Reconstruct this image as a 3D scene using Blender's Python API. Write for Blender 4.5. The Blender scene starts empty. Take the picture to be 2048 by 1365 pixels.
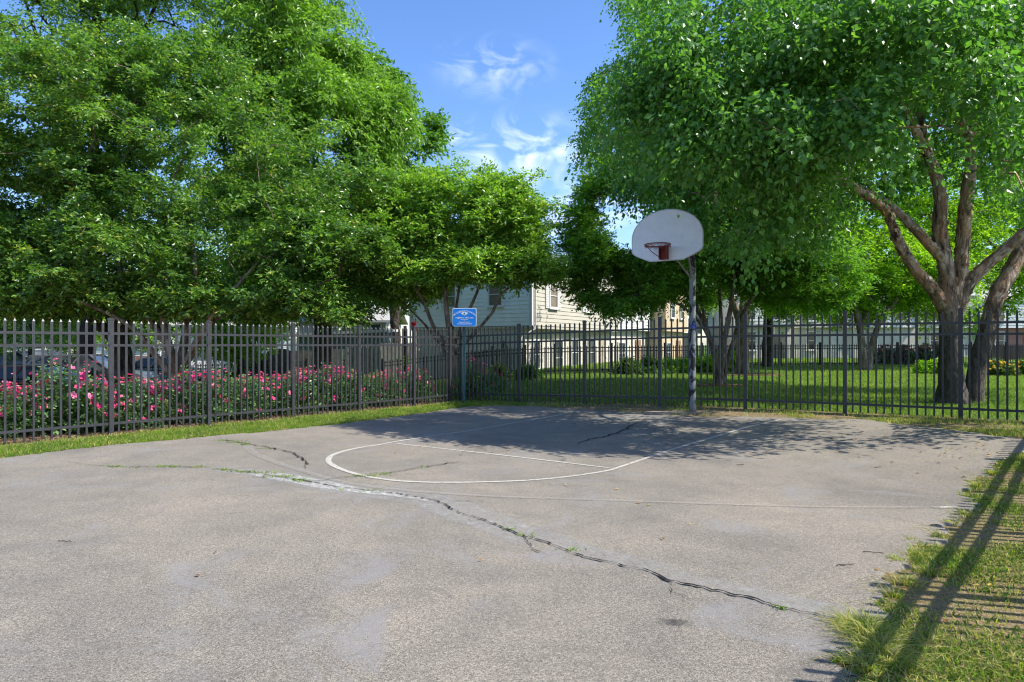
import bpy, math, random
import numpy as np
from mathutils import Vector, Matrix
from mathutils.geometry import delaunay_2d_cdt

# ------------------------------------------------------------------ camera, world, sun, exposure
S = bpy.context.scene
R = math.radians
EYE, FPX, HZ = 1.53, 1310.0, 690.0
cam = bpy.data.cameras.new('camera'); camo = bpy.data.objects.new('camera', cam)
S.collection.objects.link(camo); S.camera = camo
camo.location = (0, 0, EYE); camo.rotation_euler = (R(90), 0, 0)
cam.sensor_width = 36; cam.lens = FPX / 2048 * 36; cam.shift_y = (HZ - 682.5) / 2048
cam.clip_end = 2000; cam.clip_start = 0.05
SUN_EL, SUN_AZ = 50.0, 105.0          # azimuth clockwise from +Y (view direction)
sd = Vector((math.sin(R(SUN_AZ)) * math.cos(R(SUN_EL)), math.cos(R(SUN_AZ)) * math.cos(R(SUN_EL)), math.sin(R(SUN_EL))))
W = bpy.data.worlds.new('World'); S.world = W; W.use_nodes = True
sun = bpy.data.lights.new('sun', 'SUN'); suno = bpy.data.objects.new('sun', sun); S.collection.objects.link(suno)
sun.energy = 4.0; sun.angle = R(0.5); sun.color = (1.0, 0.95, 0.87)
suno.rotation_euler = sd.to_track_quat('Z', 'Y').to_euler()
S.view_settings.view_transform = 'Standard'; S.view_settings.look = 'None'
S.view_settings.exposure = 1.0; S.view_settings.gamma = 1.0; S.view_settings.use_curve_mapping = False
S.render.engine = 'CYCLES'
cy = S.cycles
cy.max_bounces = 8; cy.diffuse_bounces = 5; cy.glossy_bounces = 2; cy.transmission_bounces = 5; cy.transparent_max_bounces = 8
cy.use_denoising = True; cy.pixel_filter_type = 'BLACKMAN_HARRIS'; cy.filter_width = 1.15
try: cy.denoiser = 'OPENIMAGEDENOISE'; cy.denoising_prefilter = 'ACCURATE'
except Exception: pass

def build_world():
    nt = W.node_tree; N = nt.nodes; L = nt.links; N.clear()
    out = N.new('ShaderNodeOutputWorld'); bg = N.new('ShaderNodeBackground'); bg.inputs[1].default_value = 0.15
    sky = N.new('ShaderNodeTexSky'); sky.sky_type = 'NISHITA'; sky.sun_disc = False
    sky.sun_elevation = R(SUN_EL); sky.sun_rotation = R(SUN_AZ); sky.air_density = 1.0; sky.dust_density = 0.8; sky.ozone_density = 3.5
    hs = N.new('ShaderNodeHueSaturation'); hs.inputs['Saturation'].default_value = 1.18; hs.inputs['Hue'].default_value = 0.508; hs.inputs['Value'].default_value = 0.92
    L.new(sky.outputs[0], hs.inputs['Color'])
    tc = N.new('ShaderNodeTexCoord')
    def wisp(px, py, size, sx, rotz, amt, scale, col_in):
        d = Vector(((px - 1024) / FPX, 1, (HZ - py) / FPX)).normalized()
        sub = N.new('ShaderNodeVectorMath'); sub.operation = 'SUBTRACT'; sub.inputs[1].default_value = d
        L.new(tc.outputs['Generated'], sub.inputs[0])
        mp = N.new('ShaderNodeMapping'); mp.inputs['Rotation'].default_value = (0, rotz, 0); mp.inputs['Scale'].default_value = (1, 1, sx)
        L.new(sub.outputs[0], mp.inputs[0])
        ln = N.new('ShaderNodeVectorMath'); ln.operation = 'LENGTH'; L.new(mp.outputs[0], ln.inputs[0])
        mr = N.new('ShaderNodeMapRange'); mr.inputs[1].default_value = size; mr.inputs[2].default_value = 0; mr.interpolation_type = 'SMOOTHSTEP'
        L.new(ln.outputs['Value'], mr.inputs[0])
        nz = N.new('ShaderNodeTexNoise'); nz.inputs['Scale'].default_value = scale; nz.inputs['Detail'].default_value = 7; nz.inputs['Distortion'].default_value = 1.4
        L.new(mp.outputs[0], nz.inputs['Vector'])
        m2 = N.new('ShaderNodeMapRange'); m2.inputs[1].default_value = 0.44; m2.inputs[2].default_value = 0.72; L.new(nz.outputs[0], m2.inputs[0])
        mu = N.new('ShaderNodeMath'); mu.operation = 'MULTIPLY'; L.new(mr.outputs[0], mu.inputs[0]); L.new(m2.outputs[0], mu.inputs[1])
        ma = N.new('ShaderNodeMath'); ma.operation = 'MULTIPLY'; ma.inputs[1].default_value = amt; L.new(mu.outputs[0], ma.inputs[0])
        mx = N.new('ShaderNodeMix'); mx.data_type = 'RGBA'; L.new(ma.outputs[0], mx.inputs[0]); L.new(col_in, mx.inputs[6])
        mx.inputs[7].default_value = (7.0, 7.3, 7.8, 1)
        return mx.outputs[2]
    c = hs.outputs[0]
    c = wisp(985, 135, 0.11, 2.2, 0.35, 0.28, 16, c)
    c = wisp(1040, 305, 0.13, 1.8, 0.45, 0.6, 12, c)
    c = wisp(905, 272, 0.05, 2.5, 0.1, 0.4, 25, c)
    c = wisp(1130, 415, 0.22, 3.5, 0.0, 0.55, 7, c)
    c = wisp(1160, 300, 0.06, 2.5, 0.2, 0.5, 20, c)
    L.new(c, bg.inputs[0]); L.new(bg.outputs[0], out.inputs[0])
build_world()

# ------------------------------------------------------------------ helpers
rng = np.random.default_rng(7)
def sst(a, b, t):
    t = np.clip((t - a) / (b - a), 0, 1); return t * t * (3 - 2 * t)
def tz(x, y):
    x = np.asarray(x, float); y = np.asarray(y, float)
    s = sst(5.3, 8.8, .6 * x + .4 * y)
    z = .2 * s + .008 * np.clip(y - 14, 0, 40) * s * sst(-2, 4, x)
    d = -(x + 1.6) * .764 + (y - 17.3) * .646
    z = z - .6 * sst(3.0, 12, d) * (1 - sst(-6, 2, x))
    return z
def G(px, py, dz=0.0):
    z = 0.0; d = py - HZ
    for _ in range(12):
        h = EYE - z - dz; X = (px - 1024) * h / d; Y = FPX * h / d; z = float(tz(X, Y))
    return np.array([X, Y, z + dz])
def P(px, py, Y):
    return np.array([(px - 1024) / FPX * Y, Y, EYE + (HZ - py) / FPX * Y])
def onray(px, a, b):            # where the ray of column px meets the ground line a-b
    k = (px - 1024) / FPX; dx, dy = b[0] - a[0], b[1] - a[1]
    t = (k * a[1] - a[0]) / (dx - k * dy); return np.array([a[0] + dx * t, a[1] + dy * t])
def vnoise(x, y, sc, seed=0):
    x = np.asarray(x) * sc + seed * 17.3; y = np.asarray(y) * sc + seed * 9.1
    xi = np.floor(x).astype(np.int64); yi = np.floor(y).astype(np.int64); fx = x - xi; fy = y - yi
    fx = fx * fx * (3 - 2 * fx); fy = fy * fy * (3 - 2 * fy)
    def h(i, j):
        n = (i * 374761393 + j * 668265263 + seed * 974711) & 0x7fffffff
        n = ((n ^ (n >> 13)) * 1274126177) & 0x7fffffff
        return ((n ^ (n >> 16)) & 0xffff) / 65535.0
    return (h(xi, yi) * (1 - fx) + h(xi + 1, yi) * fx) * (1 - fy) + (h(xi, yi + 1) * (1 - fx) + h(xi + 1, yi + 1) * fx) * fy
def fbm(x, y, sc, seed=0, o=4):
    r = 0; a = .5; t = 0
    for i in range(o):
        r = r + a * vnoise(x, y, sc * 2 ** i, seed + i); t += a; a *= .5
    return r / t
def inpoly(x, y, poly):
    x = np.asarray(x, float); y = np.asarray(y, float); c = np.zeros(x.shape, bool); n = len(poly)
    for i in range(n):
        x1, y1 = poly[i][:2]; x2, y2 = poly[i - 1][:2]
        m = ((y1 > y) != (y2 > y)); 
        with np.errstate(divide='ignore', invalid='ignore'):
            xx = (x2 - x1) * (y - y1) / (y2 - y1 + 1e-12) + x1
        c ^= m & (x < xx)
    return c

def mesh_np(name, V, F3=None, F4=None, attrs=None, mat=None, smooth=False):
    me = bpy.data.meshes.new(name)
    V = np.asarray(V, np.float32).reshape(-1, 3)
    parts = []; tot = []
    if F3 is not None and len(F3): F3 = np.asarray(F3, np.int32).reshape(-1, 3); parts.append(F3.ravel()); tot.append(np.full(len(F3), 3, np.int32))
    if F4 is not None and len(F4): F4 = np.asarray(F4, np.int32).reshape(-1, 4); parts.append(F4.ravel()); tot.append(np.full(len(F4), 4, np.int32))
    idx = np.concatenate(parts); tot = np.concatenate(tot); st = np.concatenate([[0], np.cumsum(tot)[:-1]]).astype(np.int32)
    me.vertices.add(len(V)); me.vertices.foreach_set('co', V.ravel())
    me.loops.add(len(idx)); me.loops.foreach_set('vertex_index', idx)
    me.polygons.add(len(tot)); me.polygons.foreach_set('loop_start', st); me.polygons.foreach_set('loop_total', tot)
    me.polygons.foreach_set('use_smooth', np.full(len(tot), bool(smooth)))
    me.update(calc_edges=True)
    for k, a in (attrs or {}).items():
        at = me.attributes.new(k, 'FLOAT', 'POINT'); at.data.foreach_set('value', np.asarray(a, np.float32))
    if mat: me.materials.append(mat)
    return me

class MB:
    """collects boxes, tubes and sheets in world coordinates; build() links them as one mesh object"""
    def __init__(s): s.v = []; s.f3 = []; s.f4 = []; s.n = 0; s.a = []
    def add(s, V, F3=(), F4=(), a=None):
        V = np.asarray(V, float).reshape(-1, 3)
        if len(F3): s.f3.append(np.asarray(F3, int).reshape(-1, 3) + s.n)
        if len(F4): s.f4.append(np.asarray(F4, int).reshape(-1, 4) + s.n)
        s.v.append(V); s.a.append(np.zeros(len(V)) if a is None else np.asarray(a, float)); s.n += len(V); return s
    def frame(s, o, u, v, w, a, b, c, cap=True):   # box centred at o, half sizes a,b,c on axes u,v,w
        o = np.array(o, float); u, v, w = (np.array(t, float) for t in (u, v, w))
        V = [o + u * a * i + v * b * j + w * c * k for k in (-1, 1) for j in (-1, 1) for i in (-1, 1)]
        return s.add(V, (), [(0, 2, 3, 1), (4, 5, 7, 6), (0, 1, 5, 4), (2, 6, 7, 3), (0, 4, 6, 2), (1, 3, 7, 5)])
    def box(s, x0, x1, y0, y1, z0, z1):
        return s.frame(((x0 + x1) / 2, (y0 + y1) / 2, (z0 + z1) / 2), (1, 0, 0), (0, 1, 0), (0, 0, 1), abs(x1 - x0) / 2, abs(y1 - y0) / 2, abs(z1 - z0) / 2)
    def bar(s, p, q, w, h, up=(0, 0, 1)):
        p = np.array(p, float); q = np.array(q, float); d = q - p; l = np.linalg.norm(d); d /= l
        u = np.array(up, float); side = np.cross(d, u)
        if np.linalg.norm(side) < 1e-4: side = np.cross(d, (1, 0, 0))
        side /= np.linalg.norm(side); u = np.cross(side, d)
        return s.frame((p + q) / 2, d, side, u, l / 2, w / 2, h / 2)
    def tube(s, pts, rad, n=8, cap=True, rough=0.0, seed=0):
        pts = np.asarray(pts, float); m = len(pts); rad = np.broadcast_to(np.asarray(rad, float), (m,))
        t = np.gradient(pts, axis=0); t /= np.linalg.norm(t, axis=1)[:, None] + 1e-9
        ref = np.array([0, 0, 1.0]) if abs(t[0][2]) < .9 else np.array([1.0, 0, 0])
        rings = []; an = np.linspace(0, 2 * np.pi, n, endpoint=False)
        rr = np.random.default_rng(seed)
        for i in range(m):
            a = np.cross(t[i], ref); a /= np.linalg.norm(a) + 1e-9; b = np.cross(a, t[i]); ref = b
            k = 1 + (rr.normal(0, rough, n) if rough else 0)
            rings.append(pts[i] + ((np.cos(an) * k)[:, None] * a + (np.sin(an) * k)[:, None] * b) * rad[i])
        V = np.concatenate(rings); F = []
        i = np.arange(m - 1)[:, None] * n; j = np.arange(n)[None, :]; j2 = (j + 1) % n
        F = np.stack([i + j, i + j2, i + n + j2, i + n + j], -1).reshape(-1, 4)
        F3 = []
        if cap:
            V = np.concatenate([V, pts[:1], pts[-1:]]); c0 = m * n; c1 = c0 + 1
            for k in range(n):
                F3.append((c0, (k + 1) % n, k)); F3.append((c1, (m - 1) * n + k, (m - 1) * n + (k + 1) % n))
        return s.add(V, F3, F)
    def ball(s, c, r, n=8, m=6, sx=1, sy=1, sz=1):
        pts = []; th = np.linspace(0, np.pi, m + 1)[1:-1]; ph = np.linspace(0, 2 * np.pi, n, endpoint=False)
        V = [(0, 0, 1)] + [(math.sin(t) * math.cos(p), math.sin(t) * math.sin(p), math.cos(t)) for t in th for p in ph] + [(0, 0, -1)]
        V = np.array(V) * r * np.array([sx, sy, sz]) + np.array(c)
        F3 = [(0, 1 + k, 1 + (k + 1) % n) for k in range(n)]; F4 = []
        for i in range(m - 2):
            for k in range(n): F4.append((1 + i * n + k, 1 + (i + 1) * n + k, 1 + (i + 1) * n + (k + 1) % n, 1 + i * n + (k + 1) % n))
        l = len(V) - 1; b = 1 + (m - 2) * n
        F3 += [(l, b + (k + 1) % n, b + k) for k in range(n)]
        return s.add(V, F3, F4)
    def prism(s, outline, o, u, v, w, t):          # outline [(a,b)] in plane u,v at o, thickness t along w
        o, u, v, w = (np.array(k, float) for k in (o, u, v, w)); n = len(outline)
        A = np.array([o + u * a + v * b for a, b in outline]); B = A + w * t
        ca = A.mean(0); cb = B.mean(0); V = np.concatenate([A, B, [ca], [cb]])
        F4 = [(i, (i + 1) % n, n + (i + 1) % n, n + i) for i in range(n)]
        F3 = [(2 * n, (i + 1) % n, i) for i in range(n)] + [(2 * n + 1, n + i, n + (i + 1) % n) for i in range(n)]
        return s.add(V, F3, F4)
    def build(s, name, mat, parent=None, smooth=False, origin=None):
        V = np.concatenate(s.v); o = np.zeros(3)
        if parent is not None: o = np.array(parent.get('_o', (0, 0, 0)), float)
        elif origin is not None: o = np.array(origin, float)
        me = mesh_np(name, V - o, np.concatenate(s.f3) if s.f3 else None, np.concatenate(s.f4) if s.f4 else None, {'rnd': np.concatenate(s.a)}, mat, smooth)
        ob = bpy.data.objects.new(name, me); S.collection.objects.link(ob)
        if parent is not None: ob.parent = parent
        elif origin is not None: ob.location = origin
        ob['_o'] = [float(k) for k in o]
        return ob

def tag(o, label=None, cat=None, group=None, kind=None):
    if label: o['label'] = label
    if cat: o['category'] = cat
    if group: o['group'] = group
    if kind: o['kind'] = kind
    return o
def thing(name, loc, label, cat, group=None):
    o = bpy.data.objects.new(name, None); S.collection.objects.link(o); o.location = [float(k) for k in loc]
    o.empty_display_size = .2; o['_o'] = [float(k) for k in loc]
    return tag(o, label, cat, group)
def copy_tree(o, parent=None):
    c = o.copy(); S.collection.objects.link(c); c.parent = parent
    for ch in list(o.children): copy_tree(ch, c)
    return c

# ------------------------------------------------------------------ materials
def mat(name, rough=.7, spec=.3, metal=0.0):
    m = bpy.data.materials.new(name); m.use_nodes = True; nt = m.node_tree
    b = nt.nodes['Principled BSDF']; b.inputs['Roughness'].default_value = rough; b.inputs['Specular IOR Level'].default_value = spec; b.inputs['Metallic'].default_value = metal
    return m, nt, b
def ramp(nt, fac, stops):
    r = nt.nodes.new('ShaderNodeValToRGB'); e = r.color_ramp.elements
    while len(e) < len(stops): e.new(.5)
    for i, (p, c) in enumerate(stops): e[i].position = p; e[i].color = (*c, 1) if len(c) == 3 else c
    if fac is not None: nt.links.new(fac, r.inputs[0])
    return r
def noise(nt, scale, detail=4, rough=.55, vec=None, dist=0):
    n = nt.nodes.new('ShaderNodeTexNoise'); n.inputs['Scale'].default_value = scale; n.inputs['Detail'].default_value = detail
    n.inputs['Roughness'].default_value = rough; n.inputs['Distortion'].default_value = dist
    if vec is None:
        tc = nt.nodes.new('ShaderNodeTexCoord'); vec = tc.outputs['Object']
    nt.links.new(vec, n.inputs['Vector']); return n
def mix(nt, fac, a, b, typ='MIX'):
    m = nt.nodes.new('ShaderNodeMix'); m.data_type = 'RGBA'; m.blend_type = typ
    for i, x in ((0, fac), (6, a), (7, b)):
        if isinstance(x, (int, float)): m.inputs[i].default_value = x
        elif isinstance(x, tuple): m.inputs[i].default_value = (*x, 1) if len(x) == 3 else x
        else: nt.links.new(x, m.inputs[i])
    return m.outputs[2]
def bump(nt, b, h, strength=.3, dist=.01):
    n = nt.nodes.new('ShaderNodeBump'); n.inputs['Strength'].default_value = strength; n.inputs['Distance'].default_value = dist
    nt.links.new(h, n.inputs['Height']); nt.links.new(n.outputs[0], b.inputs['Normal'])
def attr(nt, name):
    a = nt.nodes.new('ShaderNodeAttribute'); a.attribute_name = name; return a.outputs['Fac']
def simple(name, c, rough=.6, spec=.3, var=.15, scale=6, metal=0, bmp=0.0):
    m, nt, b = mat(name, rough, spec, metal); n = noise(nt, scale, 5)
    lo = tuple(k * (1 - var) for k in c); hi = tuple(min(1, k * (1 + var)) for k in c)
    r = ramp(nt, n.outputs[0], [(.3, lo), (.7, hi)]); nt.links.new(r.outputs[0], b.inputs['Base Color'])
    if bmp: bump(nt, b, n.outputs[0], bmp, .02)
    return m
def leafmat(name, stops, trans=.35, rough=.42, spec=.45, tcol=(1.5, 1.7, .6)):
    m, nt, b = mat(name, rough, spec); r = ramp(nt, attr(nt, 'rnd'), stops)
    nt.links.new(r.outputs[0], b.inputs['Base Color'])
    tr = nt.nodes.new('ShaderNodeBsdfTranslucent'); c = mix(nt, 1.0, r.outputs[0], tcol, 'MULTIPLY'); nt.links.new(c, tr.inputs[0])
    mx = nt.nodes.new('ShaderNodeMixShader'); mx.inputs[0].default_value = trans
    nt.links.new(b.outputs[0], mx.inputs[1]); nt.links.new(tr.outputs[0], mx.inputs[2])
    nt.links.new(mx.outputs[0], nt.nodes['Material Output'].inputs[0]); return m

def asphalt(name, base, lines=False):
    m, nt, b = mat(name, .92, .25)
    g = noise(nt, 150, 3, .75); g2 = noise(nt, 52, 4, .7); big = noise(nt, .55, 5, .6, dist=.6); mid = noise(nt, 2.3, 5, .6)
    c = base
    r = ramp(nt, g.outputs[0], [(.34, tuple(k * .36 for k in c)), (.49, c), (.66, tuple(k * 1.85 for k in c))])
    r2 = ramp(nt, g2.outputs[0], [(.32, (.68, .68, .68)), (.68, (1.26, 1.25, 1.23))])
    o = mix(nt, 1.0, r.outputs[0], r2.outputs[0], 'MULTIPLY')
    r3 = ramp(nt, big.outputs[0], [(.28, (.76, .76, .78)), (.50, (1.0, .99, .975)), (.72, (1.20, 1.16, 1.10))])
    o = mix(nt, 1.0, o, r3.outputs[0], 'MULTIPLY')
    r4 = ramp(nt, mid.outputs[0], [(.34, (.90, .90, .91)), (.68, (1.08, 1.07, 1.05))])
    o = mix(nt, 1.0, o, r4.outputs[0], 'MULTIPLY')
    # worn bluish sealer stains
    st = noise(nt, .9, 7, .68, dist=1.2); rs = ramp(nt, st.outputs[0], [(.54, (0, 0, 0)), (.66, (.7, .7, .7))])
    o = mix(nt, rs.outputs[0], o, tuple(k * 1.15 for k in (c[0] * .97, c[1] * 1.02, c[2] * 1.16)))
    vo = nt.nodes.new('ShaderNodeTexVoronoi'); vo.inputs['Scale'].default_value = 34; tc = nt.nodes.new('ShaderNodeTexCoord'); nt.links.new(tc.outputs['Object'], vo.inputs['Vector'])
    vr = ramp(nt, vo.outputs['Distance'], [(.10, (1, 1, 1)), (.16, (0, 0, 0))]); vs = nt.nodes.new('ShaderNodeSeparateColor'); nt.links.new(vo.outputs['Color'], vs.inputs[0]); vr2 = ramp(nt, vs.outputs[0], [(.80, (0, 0, 0)), (.82, (.8, .8, .8))])
    o = mix(nt, mix(nt, 1.0, vr.outputs[0], vr2.outputs[0], 'MULTIPLY'), o, (.42, .40, .36)); vr3 = ramp(nt, vs.outputs[1], [(.72, (0, 0, 0)), (.74, (.8, .8, .8))]); o = mix(nt, mix(nt, 1.0, vr.outputs[0], vr3.outputs[0], 'MULTIPLY'), o, (.035, .032, .03))
    fc = noise(nt, 1.1, 3, .5, dist=2.5); fr_ = ramp(nt, fc.outputs[0], [(.488, (0, 0, 0)), (.497, (.35, .35, .35)), (.503, (.35, .35, .35)), (.512, (0, 0, 0))]); o = mix(nt, fr_.outputs[0], o, tuple(k * .62 for k in c))
    nt.links.new(o, b.inputs['Base Color'])
    bump(nt, b, g.outputs[0], .55, .006)
    return m
def fademat(name, col, amt, nscale=30, lo=.35, hi=.6, dark=.75):
    m, nt, b = mat(name, .9, .2)
    n = noise(nt, nscale, 5, .7); big = noise(nt, 1.7, 4, .6); gr = noise(nt, 150, 3, .7)
    r = ramp(nt, gr.outputs[0], [(.3, tuple(k * dark for k in col)), (.65, col)]); nt.links.new(r.outputs[0], b.inputs['Base Color'])
    e = attr(nt, 'rnd')
    mr = nt.nodes.new('ShaderNodeMapRange'); mr.inputs[1].default_value = lo; mr.inputs[2].default_value = hi; nt.links.new(n.outputs[0], mr.inputs[0])
    mb = nt.nodes.new('ShaderNodeMapRange'); mb.inputs[1].default_value = .25; mb.inputs[2].default_value = .6; mb.inputs[3].default_value = .62; nt.links.new(big.outputs[0], mb.inputs[0])
    def mul(a, c_):
        k = nt.nodes.new('ShaderNodeMath'); k.operation = 'MULTIPLY'; k.use_clamp = True; nt.links.new(a, k.inputs[0])
        if isinstance(c_, float): k.inputs[1].default_value = c_
        else: nt.links.new(c_, k.inputs[1])
        return k.outputs[0]
    f = mul(mul(mul(mr.outputs[0], mb.outputs[0]), e), float(amt))
    t = nt.nodes.new('ShaderNodeBsdfTransparent'); mx = nt.nodes.new('ShaderNodeMixShader')
    nt.links.new(f, mx.inputs[0]); nt.links.new(t.outputs[0], mx.inputs[1]); nt.links.new(b.outputs[0], mx.inputs[2])
    nt.links.new(mx.outputs[0], nt.nodes['Material Output'].inputs[0]); return m

M = {}
M['asphalt'] = asphalt('asphalt', (.192, .175, .147))
M['lot'] = asphalt('lot_asphalt', (.10, .10, .10))
M['paint'] = fademat('worn_paint', (.46, .435, .375), 1.7, 30, .30, .58)
M['white_patch'] = fademat('white_patch', (.52, .51, .47), 1.0, 20, .34, .66)
M['ghost'] = fademat('ghost_paint', (.38, .35, .30), .75, 30, .30, .65)
M['stain'] = fademat('pale_stain', (.36, .35, .32), .8, 14, .28, .70)
M['crack'] = simple('crack', (.022, .02, .018), .95, .1)  # flat ribbons: the dark colour stands for the shade down inside
M['iron'] = simple('black_iron', (.034, .035, .039), .42, .5, .25, 14)
M['iron_dull'] = simple('dull_iron', (.012, .012, .013), .6, .3, .3, 10)
def barkm(name, a, b_, c, sc=9, warm=None, zlow=None):
    m, nt, b = mat(name, .9, .15); tc = nt.nodes.new('ShaderNodeTexCoord'); mp = nt.nodes.new('ShaderNodeMapping'); mp.inputs['Scale'].default_value = (1, 1, .35)
    nt.links.new(tc.outputs['Object'], mp.inputs[0]); n = noise(nt, sc, 6, .65, mp.outputs[0], .6); r = ramp(nt, n.outputs[0], [(.37, a), (.5, b_), (.62, c)])
    o = r.outputs[0]
    if warm:
        n2 = noise(nt, sc * .45, 4, .6, mp.outputs[0], 1.5); w = ramp(nt, n2.outputs[0], [(.48, (0, 0, 0)), (.62, (.75, .75, .75))]); o = mix(nt, w.outputs[0], o, warm)
    if zlow:
        sx = nt.nodes.new('ShaderNodeSeparateXYZ'); nt.links.new(tc.outputs['Object'], sx.inputs[0]); mr = nt.nodes.new('ShaderNodeMapRange'); mr.inputs[1].default_value = zlow - .9; mr.inputs[2].default_value = zlow + .3; nt.links.new(sx.outputs[2], mr.inputs[0])
        n3 = noise(nt, 13, 6, .7, mp.outputs[0], .8); lowc = ramp(nt, n3.outputs[0], [(.3, (.03, .024, .02)), (.55, (.11, .09, .072)), (.75, (.24, .20, .165))]); o = mix(nt, mr.outputs[0], lowc.outputs[0], o)
    nt.links.new(o, b.inputs['Base Color']); bump(nt, b, n.outputs[0], 1.0, .12); return m
M['bark_birch'] = barkm('birch_bark', (.05, .035, .028), (.30, .21, .16), (.62, .50, .41), 5, (.48, .27, .16), 2.4)
M['bark_birch_low'] = barkm('rough_birch_bark', (.02, .017, .014), (.09, .075, .06), (.20, .165, .135), 12)
M['bark_myrtle'] = barkm('myrtle_bark', (.09, .065, .045), (.19, .145, .105), (.33, .26, .2), 7)
M['bark_dark'] = barkm('dark_bark', (.02, .016, .013), (.055, .045, .036), (.11, .09, .075), 10)
M['leaf_myrtle'] = leafmat('myrtle_leaf', [(0, (0.045, 0.11, 0.029)), (0.45, (0.105, 0.221, 0.039)), (0.85, (0.22, 0.372, 0.047)), (1, (0.36, 0.348, 0.062))], .36, .32, .75)
M['leaf_mid'] = leafmat('centre_leaf', [(0, (0.083, 0.169, 0.034)), (0.45, (0.176, 0.324, 0.051)), (0.85, (0.298, 0.474, 0.062)), (1, (0.419, 0.436, 0.068))], .42, .34, .65)
M['leaf_birch'] = leafmat('birch_leaf', [(0, (0.049, 0.136, 0.03)), (0.5, (0.109, 0.253, 0.046)), (1, (0.218, 0.407, 0.069))], .42, .36, .5)
M['leaf_oak'] = leafmat('oak_leaf', [(0, (0.078, 0.163, 0.028)), (0.5, (0.158, 0.294, 0.04)), (1, (0.277, 0.441, 0.059))], .4, .4, .5)
M['leaf_right'] = leafmat('right_leaf', [(0, (0.067, 0.16, 0.026)), (0.5, (0.146, 0.296, 0.039)), (1, (0.269, 0.468, 0.055))], .46, .4, .45)
M['leaf_light'] = leafmat('light_leaf', [(0, (.09, .20, .014)), (.5, (.18, .33, .02)), (1, (.34, .48, .03))], .55, .5, .3)
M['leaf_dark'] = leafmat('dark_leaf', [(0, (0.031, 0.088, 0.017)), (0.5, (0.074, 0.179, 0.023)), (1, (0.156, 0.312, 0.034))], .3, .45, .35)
M['leaf_rose'] = leafmat('rose_leaf', [(0, (0.058, 0.124, 0.052)), (0.5, (0.117, 0.227, 0.085)), (1, (0.234, 0.364, 0.117))], .3, .35, .5)
M['leaf_shrub'] = leafmat('shrub_leaf', [(0, (0.029, 0.065, 0.012)), (0.5, (0.065, 0.124, 0.016)), (1, (0.182, 0.247, 0.03))], .3, .45, .4)
M['petal'] = leafmat('rose_petal', [(0, (.66, .03, .16)), (.5, (.84, .12, .34)), (1, (.92, .38, .52))], .35, .6, .2, (1.2, 1, 1))
M['petal_red'] = leafmat('red_petal', [(0, (.5, .03, .03)), (1, (.75, .12, .10))], .3, .6, .2, (1.2, 1, 1))
M['petal_yellow'] = leafmat('yellow_petal', [(0, (.6, .36, .02)), (1, (.8, .6, .05))], .3, .6, .2, (1.2, 1, 1))
M['grass'] = leafmat('grass_blade', [(0, (.055, .125, .014)), (.4, (.11, .21, .02)), (.75, (.22, .32, .035)), (.88, (.38, .36, .10)), (1, (.62, .50, .26))], .4, .5, .3)
M['lawn'] = leafmat('lawn_blade', [(0, (0.079, 0.148, 0.03)), (0.5, (0.166, 0.248, 0.045)), (1, (0.291, 0.359, 0.075))], .45, .5, .3)
M['dry'] = leafmat('dry_leaf', [(0, (.16, .07, .025)), (.5, (.36, .20, .08)), (1, (.52, .40, .10))], .2, .8, .1, (1.1, 1, .8))

# ------------------------------------------------------------------ ground and court
def ground():
    xs = np.unique(np.concatenate([np.linspace(-900, -60, 12), np.linspace(-60, -22, 16), np.arange(-22, 26, .3), np.linspace(26, 70, 16), np.linspace(70, 900, 12)]))
    ys = np.unique(np.concatenate([np.linspace(-300, -6, 10), np.arange(-6, 26, .3), np.linspace(26, 80, 40), np.linspace(80, 900, 14)]))
    X, Y = np.meshgrid(xs, ys); Z = tz(X, Y)
    V = np.stack([X, Y, Z], -1).reshape(-1, 3); nx = len(xs); i = np.arange(len(ys) - 1)[:, None] * nx; j = np.arange(nx - 1)[None, :]
    F = np.stack([i + j, i + j + 1, i + nx + j + 1, i + nx + j], -1).reshape(-1, 4)
    x, y = V[:, 0], V[:, 1]
    # 0 = lawn, 1 = bare soil
    d = -(x + 1.6) * .764 + (y - 17.3) * .646
    inner = (.65 * (x + 1.35) + 1.06 * (y - 17.5)) / 1.24          # behind the right fence line
    soil = np.where((inner < .25) & (y < 18.5), .75, 0.0)
    soil = np.maximum(soil, np.where((d > .12) & (d < 2.6) & (x < -.5) & (y < 20), 1.0, 0))
    m, nt, b = mat('ground_soil', .95, .1)
    n = noise(nt, 9, 6, .7); n2 = noise(nt, 1.3, 5, .6); n3 = noise(nt, 45, 4, .7)
    g = ramp(nt, n.outputs[0], [(.3, (.035, .075, .012)), (.6, (.075, .135, .02)), (.8, (.12, .17, .03))])
    s = ramp(nt, n3.outputs[0], [(.3, (.13, .082, .055)), (.55, (.29, .19, .13)), (.75, (.46, .33, .235))])
    a = attr(nt, 'soil'); ad = nt.nodes.new('ShaderNodeMath'); ad.operation = 'MULTIPLY_ADD'; nt.links.new(n2.outputs[0], ad.inputs[0]); ad.inputs[1].default_value = .9; ad.inputs[2].default_value = -.45
    sm = nt.nodes.new('ShaderNodeMath'); sm.use_clamp = True; nt.links.new(a, sm.inputs[0]); nt.links.new(ad.outputs[0], sm.inputs[1])
    nt.links.new(mix(nt, sm.outputs[0], g.outputs[0], s.outputs[0]), b.inputs['Base Color']); bump(nt, b, n3.outputs[0], .8, .02)
    me = mesh_np('ground', V, None, F, {'soil': soil}, m, True)
    o = bpy.data.objects.new('ground', me); S.collection.objects.link(o); tag(o, kind='structure')
ground()

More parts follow.
